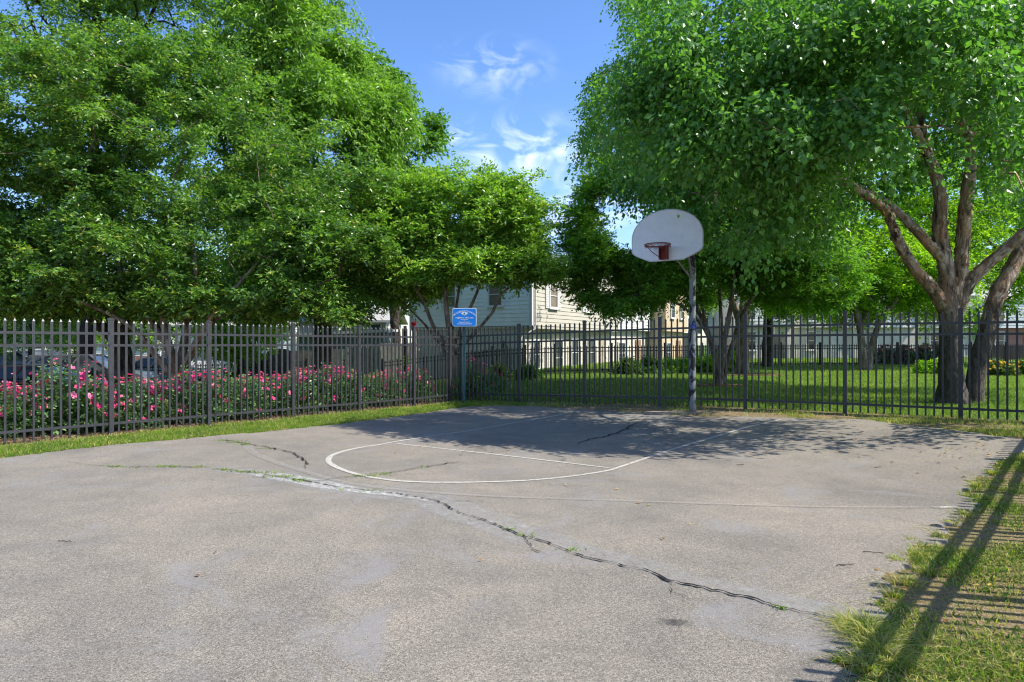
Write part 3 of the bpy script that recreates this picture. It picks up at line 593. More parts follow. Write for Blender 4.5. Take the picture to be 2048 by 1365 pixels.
# ------------------------------------------------------------------ hoop
def hoop():
    base = G(1385, 828); t = thing('basketball_hoop', base, 'fan-shaped white backboard with red rim on a peeling grey pole in front of the fence', 'basketball hoop')
    u = np.array([.83, -.557, 0]); nrm = np.array([-.557, -.83, 0]); up = np.array([0, 0, 1.0])
    # peeling pole paint
    m, nt, b = mat('peeling_pole', .7, .35); tc = nt.nodes.new('ShaderNodeTexCoord'); mp = nt.nodes.new('ShaderNodeMapping'); mp.inputs['Scale'].default_value = (1, 1, .55); nt.links.new(tc.outputs['Object'], mp.inputs[0])
    n = noise(nt, 9, 7, .6, mp.outputs[0], .5); n2 = noise(nt, 3, 3, .5); r = ramp(nt, n2.outputs[0], [(.3, (.15, .165, .17)), (.7, (.24, .26, .265))]); k = ramp(nt, n.outputs[0], [(.515, (0, 0, 0)), (.53, (1, 1, 1))])
    c = mix(nt, k.outputs[0], r.outputs[0], (.018, .018, .022))
    sx = nt.nodes.new('ShaderNodeSeparateXYZ'); nt.links.new(tc.outputs['Object'], sx.inputs[0])
    rz = ramp(nt, None, [(.0, (0, 0, 0)), (.47, (0, 0, 0)), (.5, (1, 1, 1)), (.545, (1, 1, 1)), (.56, (0, 0, 0)), (.9, (0, 0, 0)), (.96, (1, 1, 1))]); mr = nt.nodes.new('ShaderNodeMapRange'); mr.inputs[1].default_value = 0; mr.inputs[2].default_value = 3.4; nt.links.new(sx.outputs[2], mr.inputs[0]); nt.links.new(mr.outputs[0], rz.inputs[0])
    n3 = noise(nt, 16, 4, .6); k3 = ramp(nt, n3.outputs[0], [(.45, (0, 0, 0)), (.52, (1, 1, 1))]); mm = mix(nt, 1.0, k3.outputs[0], rz.outputs[0], 'MULTIPLY'); c = mix(nt, mm, c, (.016, .016, .02))
    n4 = noise(nt, 20, 3, .6); rb = ramp(nt, mr.outputs[0], [(.50, (0, 0, 0)), (.515, (1, 1, 1)), (.535, (1, 1, 1)), (.55, (0, 0, 0))]); k4 = ramp(nt, n4.outputs[0], [(.5, (0, 0, 0)), (.56, (1, 1, 1))]); c = mix(nt, mix(nt, 1.0, k4.outputs[0], rb.outputs[0], 'MULTIPLY'), c, (.05, .07, .42))
    nt.links.new(c, b.inputs['Base Color']); bump(nt, b, k.outputs[0], .4, .004)
    mb = MB(); H = 3.3; pts = [base + (0, 0, -.1)] + [base + (0, 0, h) for h in np.linspace(.2, 2.95, 9)]
    top = base + (0, 0, 2.95)
    for a in np.linspace(.25, 1.15, 6): pts.append(top + nrm * (.45 * (1 - math.cos(a))) + up * (.45 * math.sin(a)))
    e = pts[-1]; bc = base + nrm * 1.28 + u * -.06; bc = np.array([bc[0], bc[1], P(1331, 521, bc[1])[2]])
    endp = bc - nrm * .16 + up * .42; pts += [e + (endp - e) * .5, endp]
    mb.tube(pts, .066, 14, seed=1); mb.build('pole', m, t, True)
    ma = MB(); steel = simple('galvanised', (.20, .21, .22), .5, .5, .2, 12)
    for s in (-.3, .3):
        ma.tube([base + (0, 0, 2.7), bc - nrm * .04 + u * s + up * .62], .018, 6); ma.bar(bc - nrm * .05 + u * s + up * .12, bc - nrm * .05 + u * s + up * .72, .05, .05, nrm)
    ma.bar(bc - nrm * .09 - u * .32 + up * .42, bc - nrm * .09 + u * .32 + up * .42, .05, .05); ma.build('support_arm', steel, t)
    # board outline (fan)
    ol = [(-.32, 0), (.32, 0), (.60, .12), (.665, .17), (.68, .22), (.68, .43)]
    for a in np.linspace(4, 176, 36): ol.append((.68 * math.cos(R(a)), .43 + .505 * math.sin(R(a))))
    ol += [(-.68, .43), (-.68, .22), (-.665, .17), (-.60, .12)]
    wm, nt, b = mat('backboard_white', .42, .45); n = noise(nt, 5, 6, .65); n2 = noise(nt, 60, 3, .6); r = ramp(nt, n.outputs[0], [(.3, (.60, .65, .70)), (.7, (.74, .78, .82))]); nt.links.new(mix(nt, .25, r.outputs[0], ramp(nt, n2.outputs[0], [(.35, (.55, .58, .62)), (.6, (.80, .83, .86))]).outputs[0]), b.inputs['Base Color'])
    mb = MB(); mb.prism(ol, bc, u, up, nrm, .022); bd = mb.build('backboard', wm, t)
    mb = MB(); P3 = [bc + u * a + up * c_ + nrm * .011 for a, c_ in ol] ; P3.append(P3[0]); mb.tube(P3, .016, 6, False); x = mb.build('edge_trim', simple('trim_grey', (.55, .57, .60), .5), t, True); x.parent = bd
    red = simple('rusty_red', (.21, .038, .028), .6, .35, .35, 22)
    pc = bc + nrm * .024 - u * .03; mb = MB(); mb.frame(pc + up * .13 + nrm * .004, u, up, nrm, .075, .12, .006); mb.frame(pc + up * .13 - u * .07 + nrm * .06, u, up, nrm, .005, .12, .06); mb.frame(pc + up * .13 + u * .07 + nrm * .06, u, up, nrm, .005, .12, .06); mb.frame(pc + up * .255 + nrm * .06, u, up, nrm, .075, .005, .06)
    mb.build('bracket', red, t)
    rc = pc + nrm * .36 + up * .245; an = np.linspace(0, 2 * np.pi, 33); ring = [rc + u * .228 * math.cos(a) + nrm * .228 * math.sin(a) for a in an]
    mb = MB(); mb.tube(ring, .011, 8, False); mb.tube([p - up * .022 for p in ring], .006, 6, False); rm = mb.build('rim', red, t, True)
    mb = MB()
    for k in range(12):
        a = an[0] + k * 2 * np.pi / 12; q = [rc + u * .228 * math.cos(a + d) + nrm * .228 * math.sin(a + d) - up * (.02 + .03 * math.sin((d + .2) / .4 * math.pi)) for d in np.linspace(-.2, .2, 7)]
        mb.tube(q, .0045, 5)
    x = mb.build('net_hook', red, t, True); x.parent = rm
    mb = MB()
    for s in (-1, 1):
        a = 1.1 * s; q0 = rc + nrm * .1 * 1 + u * .2 * s; mb.tube([q0, pc + nrm * .3 + u * .12 * s + up * .12, pc + up * .04 + nrm * .05 + u * .06 * s], .007, 6)
    mb.build('brace', red, t)
    # worn footing
    mb = MB(); r = np.random.default_rng(5)
    ol = [(.42 * (1 + r.uniform(-.25, .35)) * math.cos(a) * 1.5, .2 * (1 + r.uniform(-.3, .3)) * math.sin(a)) for a in np.linspace(0, 2 * np.pi, 22, endpoint=False)]
    mb.prism(ol, base + (-.18, .02, -.05), (1, 0, 0), (0, 1, 0), (0, 0, 1), .095); f = mb.build('footing', simple('broken_concrete', (.20, .17, .14), .95, .1, .5, 14, 0, .8), t)
hoop()

# ------------------------------------------------------------------ sign
def text_geo(s, size, font=None):
    cu = bpy.data.curves.new('t', 'FONT'); cu.body = s; cu.size = size; cu.align_x = 'CENTER'; cu.resolution_u = 2; cu.offset = size * .012
    ob = bpy.data.objects.new('t', cu); S.collection.objects.link(ob); bpy.context.view_layer.update()
    me = ob.evaluated_get(bpy.context.evaluated_depsgraph_get()).to_mesh(); V = np.array([v.co[:] for v in me.vertices]); F = []
    me.calc_loop_triangles(); F = [tuple(t.vertices) for t in me.loop_triangles]; ob.to_mesh_clear() if False else None
    bpy.data.objects.remove(ob); return V, F
def sign():
    b = z3(pxY(928, 16.95)); t = thing('neighborhood_watch_sign', b, 'small blue neighborhood watch sign with white lettering on a green post by the fence corner', 'sign')
    w, h = .62, .475; c = np.array([P(929, 635, 16.9)[0], 16.9, P(929, 635, 16.9)[2]])
    gm = simple('green_post', (.02, .09, .09), .55, .4, .3, 20); mb = MB(); zt = c[2] + .2
    for dx, wd, dy in ((-.03, .012, 0), (.03, .012, 0), (0, .05, .012)): mb.box(b[0] + dx - wd / 2, b[0] + dx + wd / 2, b[1] + dy - .012, b[1] + dy + .006, b[2] - .1, zt)
    mb.build('post', gm, t)
    mh = MB()
    for k in range(34): z = b[2] + .12 + k * .052; mh.box(b[0] - .006, b[0] + .006, b[1] - .004, b[1] - .001, z, z + .02)
    mh.build('post_hole', simple('hole_grey', (.35, .42, .42), .6), t)
    def rr(w, h, r, n=5): return [(sx * (w / 2 - r) + r * math.cos(a), sy * (h / 2 - r) + r * math.sin(a)) for sx, sy, a0 in ((1, 1, 0), (-1, 1, 90), (-1, -1, 180), (1, -1, 270)) for a in [R(a0 + 90 * k / n) for k in range(n + 1)]]
    U = (1, 0, 0); Z = (0, 0, 1); N_ = (0, -1, 0); wt = simple('sign_white', (.72, .78, .82), .5, .3, .05)
    mb = MB(); mb.prism(rr(w, h, .045), c, U, Z, N_, .004); pl = mb.build('sign_panel', wt, t)
    mb = MB(); mb.prism(rr(w - .03, h - .03, .035), c + (0, -.005, 0), U, Z, N_, .002); x = mb.build('blue_field', simple('sign_blue', (.008, .19, .62), .5, .3, .12, 9), t); x.parent = pl
    mb = MB(); yy = c[1] - .0095
    def put(s, size, z, sx=1.0):
        V, F = text_geo(s, size)
        if len(V): mb.add(np.column_stack([c[0] + V[:, 0] * sx, np.full(len(V), yy), c[2] + z + V[:, 1]]), [(a, b_, c_) for a, b_, c_ in F])
    s = 'NEIGHBORHOOD WATCH'; Rr = .40; n = len(s)
    for i, ch in enumerate(s):
        if ch == ' ': continue
        a = (i - (n - 1) / 2) * .0825; V, F = text_geo(ch, .062); ca, sa = math.cos(-a), math.sin(-a)
        x = V[:, 0] * ca - V[:, 1] * sa + Rr * math.sin(a); z = V[:, 0] * sa + V[:, 1] * ca + Rr * math.cos(a)
        mb.add(np.column_stack([c[0] + x, np.full(len(V), yy), c[2] + z - Rr + .135]), F)
    put('BY', .030, .030); put('neighbors who care', .062, -.030, .93); put('SPONSORED', .034, -.072); put('BY', .028, -.103); put('FAIRFAX COUNTY', .036, -.142); put('POLICE DEPARTMENT', .040, -.186)
    x = mb.build('lettering', wt, t); x.parent = pl
    mb = MB(); ey = [(.085 * math.cos(a), .036 * math.sin(a) * abs(math.sin(a)) ** .3) for a in np.linspace(0, 2 * np.pi, 28, endpoint=False)]
    mb.prism(ey, c + (0, -.0075, .098), U, Z, N_, .0015); x = mb.build('eye_emblem', wt, t); x.parent = pl
    mb = MB(); mb.prism([(.026 * math.cos(a), .026 * math.sin(a)) for a in np.linspace(0, 2 * np.pi, 16, endpoint=False)], c + (0, -.0095, .098), U, Z, N_, .0015); x = mb.build('pupil', simple('pupil_blue', (.01, .25, .45), .5), t); x.parent = pl
sign()

# ------------------------------------------------------------------ trees
def leaf_mesh(C, D, n_tw, n_lf, tw_len, size, asp, droop, colr, seed, flat=.5, tip=0.0, jit=.02, crn=None):
    """C cluster centres, D outward directions: every cluster is a spray of twigs with leaves along them"""
    r = np.random.default_rng(seed); n = len(C)
    base = np.repeat(C, n_tw, 0); out = np.repeat(D, n_tw, 0)
    d = r.normal(0, 1, base.shape); d[:, 2] *= flat; d += out * .9; d[:, 2] -= droop * .5; d /= np.linalg.norm(d, axis=1)[:, None] + 1e-9
    base = base + r.normal(0, tw_len * .28, base.shape) * np.array([1, 1, flat])
    ln = tw_len * r.uniform(.6, 1.3, len(base)); cr = np.repeat(r.normal(0, .10, n) if crn is None else crn, n_tw)
    t = np.tile(np.linspace(.05, 1, n_lf), len(base)) + r.uniform(-.06, .06, len(base) * n_lf)
    B = np.repeat(base, n_lf, 0); DD = np.repeat(d, n_lf, 0); LN = np.repeat(ln, n_lf); m = len(B)
    sag = (t ** 2 * droop * LN * .6)[:, None] * np.array([0, 0, -1.0])
    Pp = B + DD * (t * LN)[:, None] + sag + r.normal(0, jit, (m, 3))
    side = np.cross(DD, np.array([0, 0, 1.0])); side /= np.linalg.norm(side, axis=1)[:, None] + 1e-6
    sg = np.where(np.arange(m) % 2, 1, -1)[:, None]
    a = DD * .55 + side * sg * .75 + r.normal(0, .38, (m, 3)); a[:, 2] -= droop * r.uniform(.3, 1.2, m); a /= np.linalg.norm(a, axis=1)[:, None] + 1e-9
    nn = np.array([0, 0, 1.0]) + r.normal(0, .55, (m, 3)); w = np.cross(a, nn); w /= np.linalg.norm(w, axis=1)[:, None] + 1e-9; nn = np.cross(w, a)
    s = size * r.uniform(.6, 1.25, m); L = s[:, None]; Wd = (s * asp * .5)[:, None]
    V = np.stack([Pp, Pp + a * L * .45 + w * Wd + nn * L * .06, Pp + a * L - nn * L * .05, Pp + a * L * .45 - w * Wd + nn * L * .06], 1).reshape(-1, 3)
    k = np.arange(m) * 4; F = np.concatenate([np.column_stack([k, k + 1, k + 2]), np.column_stack([k, k + 2, k + 3])])
    col = (colr[0] + colr[1] * r.normal(0, 1, m) + np.repeat(cr, n_lf) + tip * np.clip(t - .75, 0, 1) * 2 * (r.uniform(0, 1, m) < .6)).clip(0, 1)
    return V, F, np.repeat(col, 4)

def gate(T, sc, lo, seed):
    f = (vnoise(T[:, 0] + .35 * T[:, 2], T[:, 2] * 1.35, sc, seed) + vnoise(T[:, 1] - .35 * T[:, 2], T[:, 2] * 1.35, sc, seed + 1) + vnoise(T[:, 0], T[:, 1], sc * .8, seed + 2)) / 3
    return f > lo
def ell(rows, seed, shell=2.0, dens=1.9, lo=.47, gs=1.05):
    """targets in ellipsoids given as px, py, distance, radius px, radius py, depth radius m, count"""
    r = np.random.default_rng(seed); out = []; ctr = []
    for px, py, Y, rx, ry, rd, n in rows:
        n = int(n * dens)
        c = P(px, py, Y); s = np.array([rx / FPX * Y, rd, ry / FPX * Y]); d = r.normal(0, 1, (n, 3)); d /= np.linalg.norm(d, axis=1)[:, None]
        q = d * (r.uniform(0, 1, n) ** (1 / (1 + shell)))[:, None]; q *= (1 + .13 * np.sin(d[:, :1] * 7 + d[:, 2:] * 5 + Y) + .08 * np.sin(d[:, 1:2] * 13 + d[:, 2:] * 11))
        out.append(c + q * s); ctr.append(np.repeat(c[None], n, 0))
    T, c = np.concatenate(out), np.concatenate(ctr); k = gate(T, gs * 19 / max(15, T[:, 1].mean()), lo, seed); return T[k], c[k]

def grow(limbs, T, seed, tip=.006, k=.42, maxr=.09, sides=5, wob=.05, vis=None):
    """joins every target to the nearest node of the growing branch tree; radii follow the number of twigs carried"""
    r = np.random.default_rng(seed); nodes = []; par = []; lim = []; mb = MB()
    for li, L in enumerate(limbs):
        C = catmull([np.array(p, float) for p in L], .3)
        mb.tube(C[:, :3], C[:, 3], 16 if C[0, 3] > .08 else 8, rough=.10 if C[0, 3] > .05 else 0, seed=seed + li)
        p = -1
        for i, c in enumerate(C):
            nodes.append(c[:3]); par.append(p); lim.append(c[3]); p = len(nodes) - 1
    nl = len(nodes); N = np.zeros((nl + len(T) * 4, 3)); N[:nl] = nodes; par = par + [0] * (len(T) * 4); cnt = nl
    base = N[:nl]; dist = np.min(np.linalg.norm(T[:, None] - base[None], axis=2), 1) if len(T) < 4000 else np.linalg.norm(T - base[-1], axis=1)
    top = int(nl * 0); chains = []
    pen = np.zeros(len(N)); 
    for i, L in enumerate(limbs): pass
    low = np.zeros(len(N)); zmin = min(c[2] for c in nodes); 
    for ti in np.argsort(dist):
        q = T[ti]; dd = np.linalg.norm(N[:cnt] - q, axis=1) + np.where(N[:cnt, 2] > q[2] + .3, .8, 0)
        if cnt >= nl: dd[:nl] += np.where(np.array(lim) > .13, 1.2, 0)
        j = int(np.argmin(dd)); a = N[j]; ids = [j]; m = 3; l = np.linalg.norm(q - a)
        for s in range(1, m + 1):
            t = s / m; pnt = a + (q - a) * t + np.array([0, 0, .12 * l * math.sin(t * math.pi)]) + (r.normal(0, wob * l, 3) if s < m else 0)
            N[cnt] = pnt; par[cnt] = ids[-1]; ids.append(cnt); cnt += 1
        chains.append(ids)
    desc = np.zeros(cnt)
    for ids in chains: desc[ids[-1]] += 1
    for i in range(cnt - 1, -1, -1):
        if par[i] >= 0 and i >= nl: desc[par[i]] += desc[i]
    rad = np.minimum(tip * np.maximum(desc, 1) ** k, maxr)
    for ids in chains:
        pts = N[ids]; rr = rad[ids]; j = ids[0]; rr[0] = min(rad[ids[1]] * 1.15, lim[j] if j < nl else rad[j]); rr[-1] = min(rr[-1], tip * .8 if desc[ids[-1]] <= 1 else rr[-1])
        mb.tube(pts, rr, sides, cap=False)
    return mb

def tree(name, label, cat, base, limbs, T, ctr, bark, leafm, leaf, seed, group=None, grow_kw={}, sub=1.0, trunkname='trunk'):
    t = thing(name, base, label, cat, group)
    mb = grow(limbs, T if len(T) < 900 else T[np.random.default_rng(seed).choice(len(T), 900, False)], seed, **grow_kw)
    mb.build(trunkname, bark, t, True)
    D = T - ctr; D /= np.linalg.norm(D, axis=1)[:, None] + 1e-6
    V, F, c = leaf_mesh(T, D, seed=seed + 5, **leaf)
    mb = MB(); mb.add(V, F, (), c); mb.build('crown', leafm, t)
    return t
def gz(px, Y): p = pxY(px, Y); return np.array([p[0], p[1], float(tz(*p))])
def LB(*rows):   # limb from rows of px, py, Y, radius
    return [np.array([*P(a, b, c), d]) for a, b, c, d in rows]

# big crape myrtle at left (two clumps)
T, c = ell([(330, 330, 19, 250, 225, 3.2, 420), (130, 260, 19.5, 170, 180, 2.8, 210), (520, 420, 18.5, 210, 170, 2.8, 300), (60, 420, 18.5, 190, 170, 2.8, 230), (250, 520, 18, 260, 90, 2.5, 230), (640, 510, 18.3, 150, 95, 2.2, 170), (330, 150, 19.5, 110, 80, 1.8, 80), (-120, 400, 19, 160, 200, 2.6, 120), (700, 400, 19.5, 110, 90, 2, 110), (60, 590, 17.6, 130, 42, 1.4, 110), (470, 600, 17.8, 190, 40, 1.5, 130), (300, 590, 18.6, 170, 40, 1.4, 80), (700, 590, 18.2, 90, 50, 1.3, 60)], 11, 2.6, 2.0, .455)
limbs = [LB((352, 800, 17.5, .20), (350, 745, 17.5, .17), (335, 690, 17.6, .11), (300, 640, 17.8, .09), (250, 560, 18.3, .06), (210, 470, 18.8, .04)),
         LB((355, 760, 17.5, .12), (368, 690, 17.6, .10), (375, 620, 17.8, .085), (390, 540, 18, .06), (380, 440, 18.6, .04)),
         LB((352, 770, 17.5, .12), (340, 700, 17.2, .09), (325, 630, 17.5, .08), (330, 540, 18.2, .06), (330, 400, 18.8, .035)),
         LB((362, 750, 17.5, .10), (395, 690, 17.6, .075), (430, 640, 17.9, .065), (500, 610, 18.2, .055), (600, 585, 18.4, .04), (680, 550, 18.4, .025)),
         LB((350, 760, 17.5, .1), (310, 710, 17.1, .07), (270, 660, 16.9, .055), (200, 620, 17, .04), (120, 590, 17.2, .025)),
         LB((358, 750, 17.4, .08), (405, 660, 17, .06), (450, 600, 16.8, .045), (520, 520, 17, .03))]
tree('crape_myrtle', 'large crape myrtle with reddish new tips and fanned stems behind the roses at left', 'tree', gz(352, 17.5), limbs, T, c, M['bark_myrtle'], M['leaf_myrtle'],
     dict(n_tw=11, n_lf=9, tw_len=.36, size=.135, asp=.48, droop=.15, colr=(.42, .24), flat=.55, tip=.35), 21, grow_kw=dict(maxr=.05))
# leaning dark trunk tree left
T, c = ell([(60, 330, 22, 200, 200, 2.5, 150), (180, 470, 22, 200, 110, 2, 110), (-60, 520, 21, 150, 100, 2, 70), (60, 585, 22, 130, 50, 1.5, 45)], 12, 1.5)
limbs = [LB((248, 800, 19.5, .34), (246, 740, 19.5, .27), (244, 690, 19.6, .24), (230, 640, 19.8, .22), (200, 560, 20.3, .18), (190, 450, 21, .12), (200, 300, 21.5, .07)),
         LB((240, 690, 19.6, .17), (190, 640, 19.6, .15), (150, 596, 19.8, .13), (90, 520, 20.2, .09), (20, 430, 20.8, .05)),
         LB((246, 670, 19.6, .16), (275, 600, 19.7, .12), (320, 500, 20, .08), (350, 400, 20.5, .05))]
tree('dark_trunk_tree', 'shade tree with a thick dark leaning trunk left of the fanned crape myrtle', 'tree', gz(248, 19.5), limbs, T, c, M['bark_dark'], M['leaf_dark'],
     dict(n_tw=12, n_lf=10, tw_len=.6, size=.14, asp=.5, droop=.2, colr=(.45, .2), flat=.6), 22, grow_kw=dict(maxr=.06))
# tall tree behind
T, c = ell([(560, 120, 30, 150, 230, 4, 300), (450, 330, 29, 130, 150, 3.5, 170), (650, 300, 29, 130, 160, 3.5, 230), (700, 130, 31, 60, 70, 2.5, 60), (640, 480, 29, 190, 110, 3, 200), (560, -120, 31, 150, 160, 4, 160), (760, 230, 30, 60, 60, 2, 50), (560, 560, 29, 90, 60, 2, 40)], 13, 2.2)
limbs = [LB((645, 780, 29, .48), (645, 700, 29, .42), (645, 640, 29, .36), (620, 540, 29.2, .26), (580, 350, 29.6, .18), (560, 100, 30, .1), (560, -120, 31, .05)),
         LB((648, 650, 29, .24), (665, 600, 29, .2), (690, 500, 29, .14), (700, 350, 29.4, .09), (705, 180, 30.4, .05)),
         LB((620, 540, 29.2, .14), (520, 430, 29, .1), (450, 330, 29, .06)),
         LB((600, 420, 29.4, .1), (680, 330, 29, .07), (765, 255, 29.8, .04))]
tree('tall_oak', 'tallest light green tree with drooping leaves rising behind the left crape myrtle', 'tree', gz(645, 29), limbs, T, c, M['bark_dark'], M['leaf_oak'],
     dict(n_tw=13, n_lf=11, tw_len=.85, size=.25, asp=.38, droop=.75, colr=(.48, .18), flat=.6), 23, grow_kw=dict(maxr=.08, tip=.012))
T, c = ell([(250, 30, 33, 130, 120, 4, 120), (80, 60, 31, 160, 130, 4, 170), (350, -120, 33, 150, 110, 4, 110), (60, -130, 32, 200, 130, 4, 150), (-150, 50, 31, 130, 180, 3, 90), (330, 40, 33, 90, 90, 3, 60)], 14, 1.8)
limbs = [LB((170, 790, 33, .4), (180, 500, 33, .3), (190, 200, 33, .2), (200, 0, 33, .12), (230, -150, 33, .05)), LB((185, 350, 33, .16), (100, 150, 32, .1), (50, 0, 32, .05)), LB((190, 250, 33, .14), (280, 80, 33, .09), (350, -80, 33, .05))]
tree('tall_maple', 'tall open tree at the top left corner with sky showing between its branches', 'tree', gz(170, 33), limbs, T, c, M['bark_dark'], M['leaf_oak'],
     dict(n_tw=8, n_lf=9, tw_len=.75, size=.2, asp=.42, droop=.3, colr=(.40, .18), flat=.7), 24, grow_kw=dict(maxr=.08, tip=.014))
T, c = ell([(800, 300, 42, 80, 110, 3, 150), (770, 420, 42, 100, 90, 3, 90), (750, 180, 42, 40, 60, 2, 40), (845, 300, 42, 30, 50, 2, 40)], 15, 1.8)
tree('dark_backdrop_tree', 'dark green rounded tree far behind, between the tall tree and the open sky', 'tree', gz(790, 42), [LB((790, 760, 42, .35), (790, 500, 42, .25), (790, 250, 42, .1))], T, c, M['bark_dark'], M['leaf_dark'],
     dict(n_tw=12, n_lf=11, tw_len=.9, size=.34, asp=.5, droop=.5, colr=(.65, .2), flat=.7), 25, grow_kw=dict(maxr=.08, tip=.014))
# centre crape myrtle
T, c = ell([(930, 440, 20, 130, 95, 1.7, 210), (1030, 450, 20, 85, 85, 1.5, 130), (820, 480, 20.3, 120, 120, 1.7, 190), (940, 380, 20, 55, 45, 1.1, 40), (1050, 400, 20, 45, 40, 1, 36), (1050, 535, 19.5, 85, 28, 1.1, 65), (850, 545, 19.5, 110, 34, 1.2, 80), (760, 530, 20, 80, 66, 1.3, 80), (940, 530, 19, 90, 30, 1, 60)], 16, 3.0)
limbs = [LB((904, 800, 19, .11), (905, 740, 19, .10), (902, 680, 19, .095), (895, 640, 19, .075), (888, 560, 19.1, .05), (880, 480, 19.5, .03)),
         LB((900, 700, 19, .07), (870, 660, 19, .06), (850, 610, 19.1, .055), (825, 560, 19.3, .04), (800, 500, 19.8, .025)),
         LB((908, 690, 19, .06), (930, 640, 18.9, .05), (960, 570, 19, .04), (985, 500, 19.5, .03), (1010, 430, 20, .02)),
         LB((906, 710, 19, .06), (945, 670, 19, .05), (985, 625, 19, .045), (1000, 590, 19, .035), (1060, 545, 19.2, .02)),
         LB((903, 720, 19.1, .05), (880, 690, 19.3, .045), (850, 650, 19.6, .035), (800, 600, 20, .02)),
         LB((904, 660, 19.1, .05), (915, 600, 19.3, .04), (925, 520, 19.6, .03), (935, 430, 20, .02))]
tree('crape_myrtle', 'medium round crape myrtle with slender fanned stems behind the blue sign', 'tree', gz(904, 19), limbs, T, c, M['bark_myrtle'], M['leaf_mid'],
     dict(n_tw=12, n_lf=11, tw_len=.40, size=.12, asp=.5, droop=.1, colr=(.52, .22), flat=.5, tip=.2), 26, grow_kw=dict(maxr=.035, tip=.005))
# shade limit: where tree shade ends on the court in front of the fence
SH = [(-8.65, 12.7), (-3.46, 18.8), (-1.3, 17.3), (-1.2, 14.6), (-3.1, 12.6), (-2.2, 11.2), (-.6, 10.0), (.6, 9.15), (1.6, 8.75), (2.9, 8.9), (4.2, 8.75), (6.0, 8.8), (8.0, 8.8), (40, 8.8), (40, 90), (-20, 90), (-20, 30)]
TANE = math.tan(R(SUN_EL)); SH_D = (math.sin(R(SUN_AZ)), math.cos(R(SUN_AZ)))
def shade_ok(T, seed=0, soft=.18):
    r = np.random.default_rng(seed); l = (T[:, 2] - .1) / TANE
    return inpoly(T[:, 0] - SH_D[0] * l + r.normal(0, soft, len(T)), T[:, 1] - SH_D[1] * l - .30 + r.normal(0, soft, len(T)), SH)
# right crape myrtle behind the hoop
T, c = ell([(1300, 480, 20.5, 160, 130, 1.7, 320), (1420, 420, 20.5, 170, 130, 1.8, 260), (1240, 575, 19.8, 95, 42, 1.3, 90), (1560, 480, 21, 130, 120, 1.7, 190), (1225, 430, 20.5, 70, 110, 1.4, 130), (1270, 420, 20.5, 80, 90, 1.3, 130), (1210, 540, 20.3, 55, 50, 1.2, 60), (1400, 560, 21.5, 160, 40, 1.0, 70), (1600, 560, 21, 100, 60, 1.4, 90)], 17, 2.4, 2.2, .455, 1.0)
k = shade_ok(T, 1); T, c = T[k], c[k]
limbs = [LB((1436, 800, 20.2, .16), (1438, 770, 20.2, .13), (1432, 720, 20.2, .085), (1410, 650, 20.2, .07), (1370, 580, 20.2, .05), (1320, 530, 20.3, .035), (1260, 500, 20.4, .02)),
         LB((1440, 760, 20.2, .10), (1448, 690, 20.1, .08), (1462, 610, 20, .065), (1468, 540, 20.2, .045), (1460, 440, 20.5, .03)),
         LB((1442, 770, 20.2, .09), (1462, 700, 20.3, .07), (1490, 620, 20.4, .055), (1540, 560, 20.7, .04), (1600, 500, 21, .02)),
         LB((1434, 740, 20.2, .07), (1420, 680, 20.3, .055), (1400, 590, 20.4, .045), (1390, 500, 20.4, .03)),
         LB((1430, 700, 20.1, .05), (1395, 640, 20, .045), (1340, 600, 19.8, .035), (1270, 590, 19.7, .02)),
         LB((1445, 700, 20.3, .06), (1440, 600, 20.4, .05), (1430, 500, 20.5, .03))]
tree('crape_myrtle', 'spreading crape myrtle whose bare stems fan out right behind the hoop pole', 'tree', gz(1436, 20.2), limbs, T, c, M['bark_myrtle'], M['leaf_right'],
     dict(n_tw=12, n_lf=12, tw_len=.45, size=.115, asp=.5, droop=.15, colr=(.48, .22), flat=.5), 27, grow_kw=dict(maxr=.04, tip=.006))
# thick trunk behind it
T, c = ell([(1480, 400, 28, 180, 150, 2.5, 200), (1600, 540, 27, 130, 70, 2.2, 130), (1420, 560, 28, 120, 50, 1.8, 70), (1650, 420, 28, 120, 120, 2.4, 110)], 18, 1.8)
limbs = [LB((1486, 790, 26.5, .34), (1486, 740, 26.5, .27), (1484, 690, 26.5, .24), (1486, 630, 26.5, .25), (1500, 590, 26.6, .16), (1550, 530, 26.8, .12), (1640, 460, 27.2, .06)),
         LB((1484, 650, 26.5, .16), (1460, 590, 26.6, .13), (1430, 520, 27, .08), (1400, 430, 27.5, .05)), LB((1486, 640, 26.5, .16), (1490, 540, 26.8, .12), (1500, 400, 27.4, .06))]
tree('broad_trunk_tree', 'tree with a thick flaring brown trunk in a mulch ring right of the hoop', 'tree', gz(1486, 26.5), limbs, T, c, M['bark_myrtle'], M['leaf_light'],
     dict(n_tw=9, n_lf=9, tw_len=.55, size=.14, asp=.5, droop=.15, colr=(.42, .2), flat=.5), 28, grow_kw=dict(maxr=.06, tip=.01))
T, c = ell([(1545, 570, 34, 55, 60, 1.6, 60), (1530, 640, 34, 50, 28, 1.3, 26), (1560, 480, 34, 70, 70, 2, 50)], 19, 1.2)
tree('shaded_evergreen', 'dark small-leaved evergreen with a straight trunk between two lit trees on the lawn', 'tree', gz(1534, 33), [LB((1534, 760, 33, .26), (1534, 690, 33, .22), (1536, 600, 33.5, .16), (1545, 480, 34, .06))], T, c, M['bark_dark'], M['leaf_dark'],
     dict(n_tw=9, n_lf=9, tw_len=.6, size=.16, asp=.4, droop=.3, colr=(.4, .2), flat=.8), 29, grow_kw=dict(maxr=.06, tip=.01))
